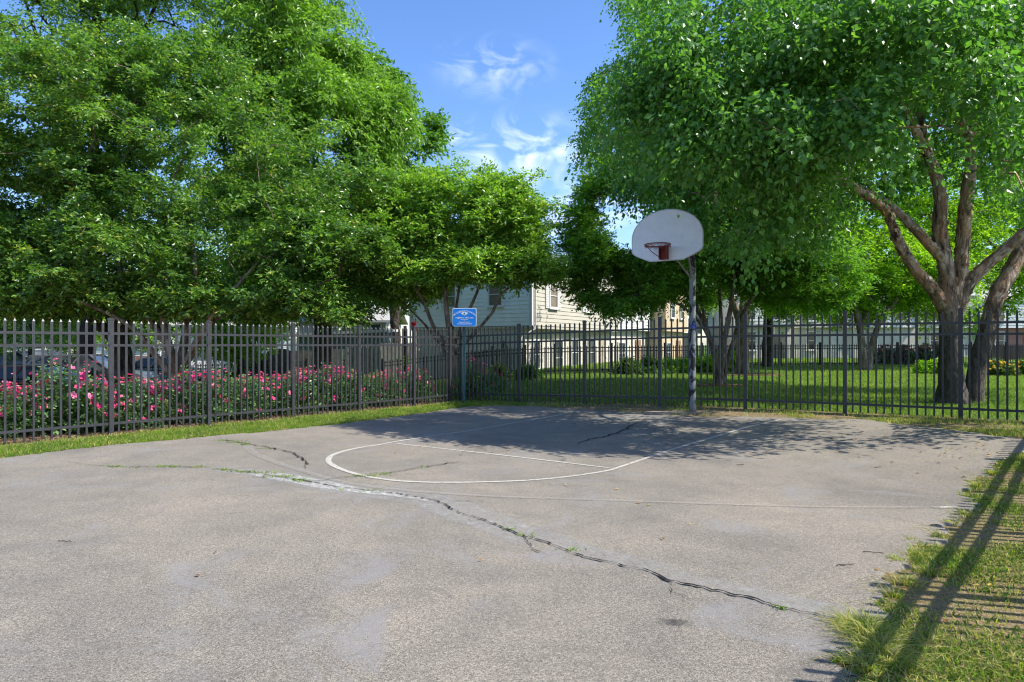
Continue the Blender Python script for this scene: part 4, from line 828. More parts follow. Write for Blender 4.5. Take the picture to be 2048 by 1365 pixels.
# forked tree at back of lawn
T, c = ell([(1740, 540, 31, 150, 95, 2.6, 240), (1640, 600, 31, 100, 42, 2, 80), (1840, 560, 31, 110, 75, 2.2, 110), (1740, 400, 32, 170, 110, 3, 160), (1900, 440, 32, 100, 110, 2.4, 90)], 20, 2.0)
limbs = [LB((1728, 765, 30, .26), (1727, 735, 30, .20), (1724, 690, 30, .16), (1716, 640, 30, .13), (1700, 560, 30.3, .09), (1680, 460, 31, .05)),
         LB((1736, 750, 30, .2), (1742, 700, 30, .14), (1762, 640, 30, .11), (1800, 590, 30.3, .08), (1850, 500, 31, .05)), LB((1722, 660, 30, .1), (1740, 580, 30.3, .08), (1750, 440, 31, .05))]
tree('forked_tree', 'bright yellow-green tree with a forked trunk at the back of the lawn', 'tree', gz(1730, 30), limbs, T, c, M['bark_myrtle'], M['leaf_light'],
     dict(n_tw=9, n_lf=9, tw_len=.6, size=.16, asp=.5, droop=.2, colr=(.55, .2), flat=.5), 30, grow_kw=dict(maxr=.06, tip=.01))
T, c = ell([(2030, 500, 34, 130, 130, 3, 200), (1960, 600, 34, 80, 50, 2, 60), (2120, 380, 34, 160, 170, 3, 150), (1930, 350, 35, 110, 110, 3, 100)], 31, 1.8)
tree('bright_tree', 'bright green tree behind the leaning birch trunk at the right edge', 'tree', gz(2110, 34), [LB((2110, 780, 34, .3), (2105, 600, 34, .22), (2080, 400, 34, .1)), LB((2105, 620, 34, .14), (2020, 520, 34, .09), (1960, 470, 34, .05))], T, c, M['bark_dark'], M['leaf_light'],
     dict(n_tw=9, n_lf=9, tw_len=.7, size=.19, asp=.5, droop=.2, colr=(.5, .2), flat=.5), 32, grow_kw=dict(maxr=.06, tip=.012))
# river birch
r = np.random.default_rng(40); Tn = []; Cn = []
birch_poly = [(1215, -60), (1245, 60), (1190, 130), (1165, 210), (1150, 280), (1185, 340), (1250, 380), (1330, 400), (1400, 470), (1500, 480), (1560, 440), (1660, 470), (1690, 400), (1800, 380), (1850, 330), (2000, 350), (2060, 420), (2150, 560), (2300, 600), (2300, -60)]
n = 12500; px = np.where(r.uniform(0, 1, n) < .35, r.uniform(1140, 1420, n), r.uniform(1140, 2250, n)); py = r.uniform(-60, 600, n); Y = r.uniform(7.6, 18, n)
kk = inpoly(px, py, birch_poly); Tn = np.column_stack([(px - 1024) / FPX * Y, Y, EYE + (HZ - py) / FPX * Y])[kk]
def clear_of(Tq, cx_, cy__, R_, zt=4.5):      # leave the sun a way to the centre tree
    l = (Tq[:, 2] - zt) / TANE; l = np.maximum(l, 0); return ~((np.hypot(Tq[:, 0] - SH_D[0] * l - cx_, Tq[:, 1] - SH_D[1] * l - cy__) < R_) & (l > 0))
k = shade_ok(Tn, 2) & clear_of(Tn, -1.9, 19.2, 3.3) & clear_of(Tn, -1.9, 18.6, 2.8, 3.2); Tn = Tn[k]
# keep an open shell: less foliage deep inside, and thin low curtains
cen = np.array([7.2, 15.5, 8.5]); q = (Tn - cen) / np.array([6.5, 5, 5]); f = vnoise(Tn[:, 0] + Tn[:, 2] * .7, Tn[:, 1] - Tn[:, 2] * .6, .9, 4)
k = r.uniform(0, 1, len(Tn)) < (.25 + .75 * sst(.38, .6, f)); Tn = Tn[k]; Tn = Tn[gate(Tn, 1.1, .485, 8)]; jp = Tn[:, 0] / Tn[:, 1] * FPX + 1024; jy = HZ - (Tn[:, 2] - EYE) / Tn[:, 1] * FPX; Tn = Tn[~((jp > 1190) & (jp < 1490) & (jy > 290) & (Tn[:, 1] < 13.8)) & ~((jp > 1835) & (jp < 1990) & (jy > 190) & (Tn[:, 1] < 15.5) & (r.uniform(0, 1, len(Tn)) < .8)) & ~((jp > 1700) & (jp < 1860) & (jy > 330) & (Tn[:, 1] < 15) & (r.uniform(0, 1, len(Tn)) < .8))][:2500]
top = ell([(1700, -250, 17.5, 420, 230, 3.0, 420)], 41, 1.5)[0]; top = top[shade_ok(top, 3) & clear_of(top, -1.8, 19.5, 3.0)][::2]
n2_ = 9000; px2 = r.uniform(1165, 1400, n2_); py2 = r.uniform(-60, 360, n2_); Y2 = r.uniform(15, 27, n2_); k = inpoly(px2, py2, birch_poly)
T2 = np.column_stack([(px2 - 1024) / FPX * Y2, Y2, EYE + (HZ - py2) / FPX * Y2])[k]; T2 = T2[shade_ok(T2, 5) & clear_of(T2, -1.9, 19.2, 3.0)]; T2 = T2[gate(T2, 1.0, .46, 8)][:520]
Tn = np.concatenate([Tn, top, T2]); k = clear_of(Tn, 2.9, 20.3, 1.7, 4.4) | (r.uniform(0, 1, len(Tn)) < .25); Tn = Tn[k]
T = Tn; c = np.repeat(cen[None] + (0, 0, 3), len(T), 0)
limbs = [LB((1905, 840, 14.6, .56), (1905, 805, 14.6, .42), (1904, 770, 14.6, .31), (1903, 730, 14.6, .275), (1902, 680, 14.6, .26), (1900, 630, 14.6, .27), (1898, 590, 14.6, .26), (1892, 540, 14.55, .20), (1880, 470, 14.5, .17), (1882, 400, 14.4, .15), (1870, 345, 14.4, .12), (1850, 300, 14.2, .09), (1790, 180, 14, .06), (1730, 60, 14, .035)),
         LB((1900, 620, 14.6, .2), (1918, 560, 14.5, .16), (1924, 500, 14.4, .145), (1930, 430, 14.3, .14), (1938, 350, 14.2, .13), (1942, 290, 14, .11), (1915, 235, 13.8, .07), (1880, 150, 13.6, .05)),
         LB((1940, 300, 14, .08), (1955, 210, 14, .06), (1975, 80, 14, .04)),
         LB((1893, 625, 14.6, .16), (1870, 585, 14.5, .145), (1830, 540, 14.3, .13), (1795, 480, 14.1, .115), (1770, 420, 13.9, .10), (1700, 370, 13.6, .07), (1600, 300, 13.4, .045), (1480, 240, 13.4, .025)),
         LB((1885, 520, 14.5, .12), (1850, 480, 14.4, .11), (1790, 420, 14.6, .09), (1730, 380, 14.9, .06), (1600, 330, 15.5, .04), (1450, 260, 16, .025)),
         LB((1905, 640, 14.6, .2), (1935, 570, 14.5, .15), (1985, 520, 14.3, .13), (2045, 470, 14, .12), (2130, 380, 13.8, .08)),
         LB((1945, 850, 15.0, .36), (1946, 800, 15, .26), (1952, 740, 15, .22), (1975, 660, 15, .21), (1990, 600, 15, .20), (2020, 545, 15, .19), (2055, 480, 15, .17), (2130, 340, 15, .12), (2180, 200, 15, .07)),
         LB((1875, 360, 14.4, .07), (1800, 80, 15, .05), (1760, -150, 16, .03))]
# keep the view from the court to the big limbs fairly open
LP_ = np.concatenate([catmull(l, .2) for l in limbs]); LP_ = LP_[(LP_[:, 3] > .075)]; lpx = LP_[:, 0] / LP_[:, 1]; lpz = (LP_[:, 2] - EYE) / LP_[:, 1]
tpx = T[:, 0] / T[:, 1]; tpz = (T[:, 2] - EYE) / T[:, 1]; dm = np.hypot(tpx[:, None] - lpx[None], tpz[:, None] - lpz[None]); jn = dm.argmin(1); near = (dm.min(1) < .062) & (T[:, 1] < LP_[jn, 1] + .2) & (r.uniform(0, 1, len(T)) < .86)
T = T[~near]; c = c[~near]
limbs = [[np.array([*p_[:3], p_[3] * .84]) for p_ in l] for l in limbs]
bt = tree('river_birch', 'large river birch with peeling pinkish limbs leaning over the fence at right', 'tree', gz(1905, 14.6), [[*l] for l in limbs], T, c, M['bark_birch'], M['leaf_birch'],
     dict(n_tw=11, n_lf=9, tw_len=.5, size=.108, asp=.68, droop=.75, colr=(.45, .17), flat=.7, jit=.035), 33, grow_kw=dict(maxr=.045, tip=.006))
# curling bark flakes on the birch limbs
mb = MB(); r = np.random.default_rng(71); o = np.array(bt['_o'])
for li, l in enumerate(limbs[:7]):
    C = catmull(l, .1)
    for c_ in C:
        if c_[3] < .05 or c_[2] < 1.4: continue
        for _ in range(10):
            j = r.integers(0, len(C) - 1); q = C[min(j, len(C) - 2)]; t = C[min(j, len(C) - 2) + 1][:3] - q[:3]; t /= np.linalg.norm(t) + 1e-9
            if q[3] < .04 or q[2] < 1.7 + r.uniform(0, .8): continue
            d = r.normal(0, 1, 3); d -= t * d.dot(t); d /= np.linalg.norm(d); s_ = np.cross(t, d); R0 = q[3] * 1.0; w = r.uniform(.012, .04); h = r.uniform(.02, .10); lift_ = r.uniform(.004, .035); p0 = q[:3] + d * R0 + t * r.uniform(-.05, .05)
            e1 = p0 + s_ * w - d * (R0 - math.sqrt(max(0, R0 * R0 - w * w * .9))) + d * lift_
            mb.add([p0 - s_ * w * .3 - t * h, p0 - s_ * w * .3 + t * h, e1 + t * h * r.uniform(.5, 1), e1 - t * h * r.uniform(.5, 1)], (), [(0, 1, 2, 3)], np.full(4, r.uniform(0, 1)))
mb.build('bark_flakes', leafmat('bark_flake', [(0, (.20, .12, .08)), (.35, (.36, .23, .16)), (.7, (.52, .40, .32)), (1, (.68, .58, .50))], .12, .85, .1, (1.2, .9, .7)), bt)
# small and far trees
def small_tree(px, Y, hpx_top, rpx, rpy, label, leafm, n=90, size=.16, name='background_tree', base_py=None, seed=60, grp='trees beyond the far fence'):
    b = gz(px, Y); cy_ = hpx_top + rpy; T, c = ell([(px, cy_, Y, rpx, rpy, rpx / FPX * Y * .8, n)], seed, 1.6)
    p = lambda py: P(px, py, Y)[2]
    limb = [np.array([b[0], b[1], b[2] - .1, .16]), np.array([b[0] + .05, b[1], (b[2] + p(cy_)) / 2, .12]), np.array([b[0], b[1], p(cy_), .07])]
    return tree(name, label, 'tree', b, [limb], T, c, M['bark_dark'], leafm, dict(n_tw=9, n_lf=9, tw_len=.03 * Y * .6, size=size, asp=.5, droop=.3, colr=(.45, .2), flat=.7), seed, grp, grow_kw=dict(maxr=.06, tip=.01))
small_tree(480, 33, 600, 85, 62, 'low bright green tree just above the fence, left of the grey forked trunk', M['leaf_light'], 110, .15, seed=61)
small_tree(60, 36, 590, 120, 55, 'green tree over the parked cars at the left edge', M['leaf_mid'], 130, .18, seed=62)
small_tree(-60, 30, 480, 120, 120, 'green tree reaching in from beyond the left edge above the cars', M['leaf_myrtle'], 120, .17, seed=63)
small_tree(150, 50, 600, 90, 45, 'small green tree far behind the grey parked car', M['leaf_light'], 70, .26, seed=64)
small_tree(810, 31, 590, 45, 62, 'narrow light green tree in front of the left end of the siding house', M['leaf_light'], 75, .13, seed=65)
small_tree(300, 60, 560, 110, 70, 'green tree far back between the myrtle stems and the car park', M['leaf_mid'], 90, .32, seed=66)
small_tree(620, 60, 520, 120, 80, 'green tree far back above the wooden fence', M['leaf_mid'], 110, .32, seed=67)
small_tree(1700, 62, 470, 200, 100, 'broad green tree behind the white row houses', M['leaf_light'], 170, .34, seed=68)
small_tree(2000, 64, 420, 200, 120, 'broad green tree behind the row houses at the right edge', M['leaf_mid'], 170, .34, seed=69)
small_tree(1420, 58, 470, 150, 80, 'green tree behind the brick end of the house row', M['leaf_mid'], 130, .3, seed=70)
small_tree(430, 64, 470, 160, 100, 'green tree mass rising behind the pale blue house', M['leaf_mid'], 150, .34, seed=71)
small_tree(720, 62, 500, 110, 60, 'green tree behind the small cream house', M['leaf_dark'], 90, .32, seed=72)
# ------------------------------------------------------------------ roses and shrubs
def bush_geo(rx, ry, h, n, size, seed, asp=.6, n_tw=6, n_lf=6, low=.12):
    r = np.random.default_rng(seed); d = r.normal(0, 1, (n, 3)); d /= np.linalg.norm(d, axis=1)[:, None]; d[:, 2] = np.abs(d[:, 2]) * 1.0
    q = d * (r.uniform(0, 1, n) ** .4)[:, None] * (1 + .18 * np.sin(d[:, :1] * 6 + seed) + .12 * np.sin(d[:, 1:2] * 9 + seed * 2))
    C = q * np.array([rx, ry, h * .88]); C[:, 2] += low
    V, F, c = leaf_mesh(C, d, n_tw, n_lf, .16, size, asp, .15, (.45, .2), seed, .8, 0, .012); return V, F, c, C, d
def rose(seed, loc, label, s=1.0, rot=0.0, nf=34, rx=.62, h=.73, petal='petal', grp='pink rose bushes in the bed behind the fence'):
    t = thing('rose_bush', loc, label, 'rose bush', grp); o = np.array(loc)
    V, F, c, C, d = bush_geo(rx, rx * .85, h, 120, .062, seed); mb = MB(); mb.add(V + o, F, (), c); mb.build('foliage', M['leaf_rose'], t)
    r = np.random.default_rng(seed + 3); mb = MB()
    for i in range(5):
        a = r.uniform(0, 6.28); mb.tube([o + (0, 0, -.05), o + (.15 * math.cos(a), .15 * math.sin(a), h * .4), o + (.35 * math.cos(a), .35 * math.sin(a), h * .8)], [.014, .01, .005], 5)
    mb.build('stem', M['bark_dark'], t)
    mb = MB(); k = 0
    for i in range(nf):
        th = r.uniform(0, 6.28); e = r.uniform(.15, 1.5); n_ = np.array([math.cos(th) * math.cos(e), math.sin(th) * math.cos(e), math.sin(e)])
        p = o + n_ * np.array([rx, rx * .85, h * .95]) * r.uniform(.98, 1.12) + (0, 0, .14)
        for b in range(int(r.integers(2, 6))):
            pc = p + r.normal(0, .05, 3); R_ = r.uniform(.030, .052); cc = r.uniform(.05, .95)
            for ring, m, tilt in ((1, 5, .25), (.6, 4, .8)):
                for j in range(m):
                    a = 2 * math.pi * j / m + r.uniform(0, 1) + ring; ax = np.array([math.cos(a), math.sin(a), 0]); ax = ax - n_ * ax.dot(n_); ax /= np.linalg.norm(ax) + 1e-6
                    w = np.cross(n_, ax); tp = pc + ax * R_ * ring + n_ * R_ * tilt * ring; md = pc + ax * R_ * ring * .6 + n_ * R_ * tilt * .4
                    mb.add([pc, md + w * R_ * .45 * ring, tp, md - w * R_ * .45 * ring], [(0, 1, 2), (0, 2, 3)], (), np.full(4, min(1, max(0, cc + r.normal(0, .1)))))
    mb.build('blossoms', M[petal], t)
    t.rotation_euler = (0, 0, rot); t.scale = (s, s, s); return t
def bedpt(px, back): a = np.array(onray(px, FA, FB)); return a + np.array([-.764, .646]) * back
protos = {}
names = ['first', 'second', 'third', 'fourth', 'fifth', 'sixth', 'seventh', 'eighth', 'ninth', 'tenth', 'eleventh', 'twelfth', 'thirteenth', 'fourteenth', 'fifteenth', 'sixteenth']
rosepx = [(-45, .9, 1.0), (40, .95, 1.0), (115, 1.3, .95), (175, 1.0, 1.36), (235, .9, 1.08), (300, 1.0, 1.05), (362, .95, .92), (430, .9, 1.18), (488, 1.0, 1.1), (545, .95, 1.05), (600, .9, 1.0), (655, 1.1, 1.1), (712, .95, 1.18), (765, 1.0, 1.0), (812, 1.0, .98), (868, .9, 1.05)]
adj = {3: ', the tallest one', 6: ', low with few blooms'}
for i, (px, bk, s) in enumerate(rosepx):
    q = bedpt(px, bk); loc = z3(q, -.02); lab = 'pink rose bush, %s from the left along the fence%s' % (names[i], adj.get(i, ''))
    k = i % 5
    if k not in protos: protos[k] = rose(100 + k, loc, lab, s * 1.0, 0.0, [30, 22, 26, 14, 20][k])
    else:
        c_ = copy_tree(protos[k]); c_.location = loc; c_['label'] = lab; c_['_o'] = list(map(float, loc)); c_.rotation_euler = (0, 0, i * 1.3)
        c_.scale = (s, s, s)
c_ = rose(140, z3(pxY(948, 18.3), -.02), 'leggy rose bush with few red blooms right of the blue sign post', 1.05, 0, 16, .55, .85)
c_ = rose(141, z3(pxY(987, 19.5), -.02), 'sparse low rose bush with a single bloom cluster near the round shrubs', .8, 0, 6, .5, .6)
def shrub(px, Y, wpx, hpx, label, leafm='leaf_shrub', seed=0, cat='shrub', name='round_shrub', group=None, flowers=None):
    loc = z3(pxY(px, Y), -.02); t = thing(name, loc, label, cat, group); rx = wpx / 2 / FPX * Y; h = hpx / FPX * Y
    V, F, c, C, d = bush_geo(rx, rx * .9, h * .9, 150, .028 * Y / 8, seed, .55, 7, 7, .05); mb = MB(); mb.add(V + np.array(loc), F, (), c); mb.build('foliage', M[leafm], t)
    mb = MB(); o = np.array(loc)
    for i in range(4): a = i * 1.6; mb.tube([o, o + (.3 * rx * math.cos(a), .3 * rx * math.sin(a), h * .5)], [.02, .012], 5)
    mb.build('stem', M['bark_dark'], t)
    if flowers:
        r = np.random.default_rng(seed); mb = MB()
        for i in range(40):
            th = r.uniform(0, 6.28); e = r.uniform(.1, 1.4); p = o + np.array([math.cos(th) * math.cos(e) * rx, math.sin(th) * math.cos(e) * rx * .9, math.sin(e) * h]) * 1.02
            mb.ball(p, r.uniform(.05, .09), 5, 4, 1, 1, .6)
        mb.a = [np.full(len(a), .5 * r.uniform()) for a in mb.a]
        mb.build('blossoms', M[flowers], t)
    return t
shrub(997, 24.5, 42, 34, 'round green shrub, left one of the two beside the house corner path', seed=201)
shrub(1057, 23.8, 50, 36, 'darker round shrub, right one of the two beside the house corner path', seed=202, leafm='leaf_dark')
shrub(1258, 26.5, 52, 36, 'clipped round shrub at the left end of the hedge row behind the hoop', seed=203)
shrub(1302, 27, 52, 38, 'clipped dark shrub, second in the hedge row behind the hoop', seed=204, leafm='leaf_dark')
shrub(1350, 27.5, 58, 34, 'loose yellow-green shrub just left of the hoop pole', seed=205, leafm='leaf_light')
shrub(1408, 28, 56, 38, 'yellow-green shrub just right of the hoop pole', seed=206, leafm='leaf_light')
shrub(1460, 28.5, 50, 38, 'bright shrub between the myrtle stems and the thick trunk', seed=207, leafm='leaf_light')
shrub(1868, 27, 62, 34, 'green mound of foliage just left of the birch trunk', seed=208, leafm='leaf_light')
shrub(1985, 26, 80, 32, 'low shrub with yellow flowers right of the leaning birch trunk', seed=209, flowers='petal_yellow')
shrub(2060, 26, 70, 32, 'low shrub with yellow flowers at the right edge', seed=210, flowers='petal_yellow')
for i, (px, w) in enumerate([(1772, 44), (1808, 46), (1846, 46), (1884, 40)]):
    shrub(px, 37.5, w, 40, ['red rose bush far right, leftmost of four along the back fence', 'red rose bush, second of four along the back fence', 'red rose bush, third of four along the back fence', 'red rose bush beside the birch trunk, rightmost of four along the back fence'][i], 'leaf_rose', 220 + i, 'rose bush', 'rose_bush', 'red roses along the far fence', 'petal_red')
shrub(745, 30, 60, 22, 'low yellow-green shrub at the foot of the grey wooden fence', seed=215, leafm='leaf_light')
# mulch rings
for px, Y, rr_ in ((1486, 26.3, 1.5), (1436, 20.2, .75)):
    b = gz(px, Y); mb = MB(); rr2 = np.random.default_rng(int(px)); mb.prism([(rr_ * (1 + rr2.uniform(-.12, .12)) * math.cos(a), rr_ * .8 * (1 + rr2.uniform(-.12, .12)) * math.sin(a)) for a in np.linspace(0, 6.28, 30, endpoint=False)], b + (0, 0, -.03), (1, 0, 0), (0, 1, 0), (0, 0, 1), .09)
    tag(mb.build('mulch_ring', simple('mulch', (.17, .085, .045), .95, .1, .5, 20, 0, .8)), kind='structure')
# loose bark mulch in the rose bed
x, y, r = scatter(60000, -11, 0, 8, 19, 77); d = dleft(x, y); k = (d > -.12) & (d < 2.2); x, y = x[k], y[k]; n = len(x); a = r.uniform(0, 6.28, n); s = r.uniform(.008, .026, n); z = tz(x, y) + r.uniform(.002, .02, n)
V = np.stack([np.column_stack([x + np.cos(a + t) * s * (1 if i % 2 else .35), y + np.sin(a + t) * s * (1 if i % 2 else .35), z + r.uniform(-.008, .008, n)]) for i, t in enumerate((0, 1.57, 3.14, 4.71))], 1).reshape(-1, 3); kk = np.arange(n) * 4
mb = MB(); mb.add(V, (), np.column_stack([kk, kk + 1, kk + 2, kk + 3]), np.repeat(r.uniform(0, .6, n), 4)); tag(mb.build('bark_mulch', leafmat('mulch_chip', [(0, (.05, .03, .02)), (.5, (.14, .08, .05)), (1, (.3, .2, .13))], .0, .9, .1)), 'brown bark mulch under the roses behind the fence', 'mulch', kind='stuff')

# ------------------------------------------------------------------ houses
def siding(mb, a, b, z0, z1, step=.2, out=.025, gable=None):
    """lapped boards on the wall a-b (outside on the right-hand side going a to b)"""
    a = np.array([*a, 0.]); b = np.array([*b, 0.]); d = b - a; L = np.linalg.norm(d); d /= L; n = np.array([d[1], -d[0], 0]); z = z0
    while z < z1 + (gable or 0) - .01:
        t = min(z + step, z1 + (gable or 0)); s0 = s1 = 0
        if gable and z >= z1: s0 = (z - z1) / gable * L / 2; s1 = (t - z1) / gable * L / 2
        p0, p1 = a + d * s0, b - d * s0; q0, q1 = a + d * s1, b - d * s1
        mb.add([p0 + n * out + (0, 0, z), p1 + n * out + (0, 0, z), q1 + n * .004 + (0, 0, t), q0 + n * .004 + (0, 0, t), p0 + (0, 0, z), p1 + (0, 0, z)], (), [(0, 1, 2, 3), (4, 5, 1, 0)]); z = t
def brickm(name, c1, c2, mortar, sc=1.0):
    m, nt, b = mat(name, .9, .15); tc = nt.nodes.new('ShaderNodeTexCoord'); sx = nt.nodes.new('ShaderNodeSeparateXYZ'); nt.links.new(tc.outputs['Object'], sx.inputs[0])
    ad = nt.nodes.new('ShaderNodeMath'); ad.operation = 'MULTIPLY_ADD'; ad.inputs[1].default_value = .8; nt.links.new(sx.outputs[0], ad.inputs[0]); nt.links.new(sx.outputs[1], ad.inputs[2])
    cb = nt.nodes.new('ShaderNodeCombineXYZ'); nt.links.new(ad.outputs[0], cb.inputs[0]); nt.links.new(sx.outputs[2], cb.inputs[1])
    bt_ = nt.nodes.new('ShaderNodeTexBrick'); nt.links.new(cb.outputs[0], bt_.inputs['Vector']); bt_.inputs['Scale'].default_value = 1; bt_.inputs['Brick Width'].default_value = .21 * sc; bt_.inputs['Row Height'].default_value = .075 * sc; bt_.inputs['Mortar Size'].default_value = .009
    bt_.inputs['Color1'].default_value = (*c1, 1); bt_.inputs['Color2'].default_value = (*c2, 1); bt_.inputs['Mortar'].default_value = (*mortar, 1)
    nt.links.new(bt_.outputs[0], b.inputs['Base Color']); return m
M['cream'] = simple('cream_siding', (.46, .43, .36), .6, .3, .05, 2)
M['lifted_pale'] = simple('pale_siding', (.84, .84, .81), .6, .3, .05, 2)  # made paler to lift the house walls that get no direct sun
M['white'] = simple('white_trim', (.64, .63, .60), .5, .3, .05, 4)
M['wbrick'] = brickm('painted_brick', (.62, .58, .50), (.52, .48, .41), (.40, .38, .34))
M['tbrick'] = brickm('tan_brick', (.50, .38, .22), (.42, .31, .18), (.55, .50, .42))
M['rbrick'] = brickm('red_brick', (.35, .10, .06), (.28, .08, .05), (.4, .36, .32))
M['roof'] = simple('grey_shingle', (.20, .20, .21), .9, .2, .25, 9)
M['roof_pale'] = simple('pale_roof', (.36, .35, .33), .8, .2, .1, 5)
gm_, nt_, b_ = mat('window_glass', .08, .6); n_ = noise(nt_, .9, 3); nt_.links.new(ramp(nt_, n_.outputs[0], [(.35, (.02, .025, .03)), (.65, (.10, .11, .11))]).outputs[0], b_.inputs['Base Color']); M['glass'] = gm_
M['dark'] = simple('dark_grey', (.03, .03, .035), .6)
M['wood'] = simple('weathered_wood', (.27, .25, .225), .9, .15, .35, 7)
M['wood_dark'] = simple('dark_wood', (.055, .048, .042), .9, .15, .35, 7)

class Wall:
    """a plane from a to b used to hang windows and doors on"""
    def __init__(s, root, a, b): s.r = root; s.a = np.array([*a, 0.]); d = np.array([*b, 0.]) - s.a; s.L = np.linalg.norm(d); s.d = d / s.L; s.n = np.array([s.d[1], -s.d[0], 0])
    def window(s, t, z0, w, h, shutters=False, glassm=None, name='window'):
        c = s.a + s.d * t + s.n * .05 + np.array([0, 0, z0 + h / 2]); f = .07; mb = MB(); U = s.d; Z = (0, 0, 1)
        for k in (-1, 1): mb.frame(c + U * k * (w / 2 - f / 2), U, s.n, Z, f / 2, .05, h / 2); 
        for k in (-1, 1): mb.frame(c + np.array([0, 0, k * (h / 2 - f / 2)]), U, s.n, Z, w / 2 - f, .048, f / 2)
        mb.frame(c, U, s.n, Z, w / 2 - f, .03, .02); fr = mb.build(name, M['white'], s.r)
        mb = MB(); mb.frame(c - s.n * .012, U, s.n, Z, w / 2 - .03, .012, h / 2 - .03); g = mb.build('pane', glassm or M['glass'], s.r); g.parent = fr
        mb = MB(); mb.frame(c - np.array([0, 0, h / 2 + .03]) + s.n * .02, U, s.n, Z, w / 2 + .05, .06, .03); g = mb.build('sill', M['white'], s.r); g.parent = fr
        if shutters:
            for k in (-1, 1):
                mb = MB(); q = c + U * k * (w / 2 + .2) + s.n * .0; mb.frame(q, U, s.n, Z, .17, .02, h / 2 + .02)
                for j in np.linspace(-h / 2 + .08, h / 2 - .08, 14): mb.frame(q + s.n * .025 + np.array([0, 0, j]), U, s.n, Z, .13, .008, .018)
                mb.build('shutter', M['white'], s.r)
    def door(s, t, z0, w, h, m):
        c = s.a + s.d * t + s.n * .04 + np.array([0, 0, z0 + h / 2]); mb = MB(); mb.frame(c, s.d, s.n, (0, 0, 1), w / 2, .03, h / 2)
        for zz in (-.25, .25):
            for xx in (-.22, .22): mb.frame(c + s.d * w * xx + s.n * .034 + np.array([0, 0, zz * h]), s.d, s.n, (0, 0, 1), w * .15, .006, h * .18)
        d_ = mb.build('door', m, s.r); mb = MB(); mb.ball(c + s.d * w * .4 + s.n * .07, .035); k = mb.build('handle', M['dark'], s.r, True); k.parent = d_
def slab(mb, pts, t):   # thick sheet through 4 points
    pts = [np.array(p, float) for p in pts]; mb.add(pts + [p - np.array([0, 0, t]) for p in pts], (), [(0, 1, 2, 3), (7, 6, 5, 4), (0, 4, 5, 1), (1, 5, 6, 2), (2, 6, 7, 3), (3, 7, 4, 0)])

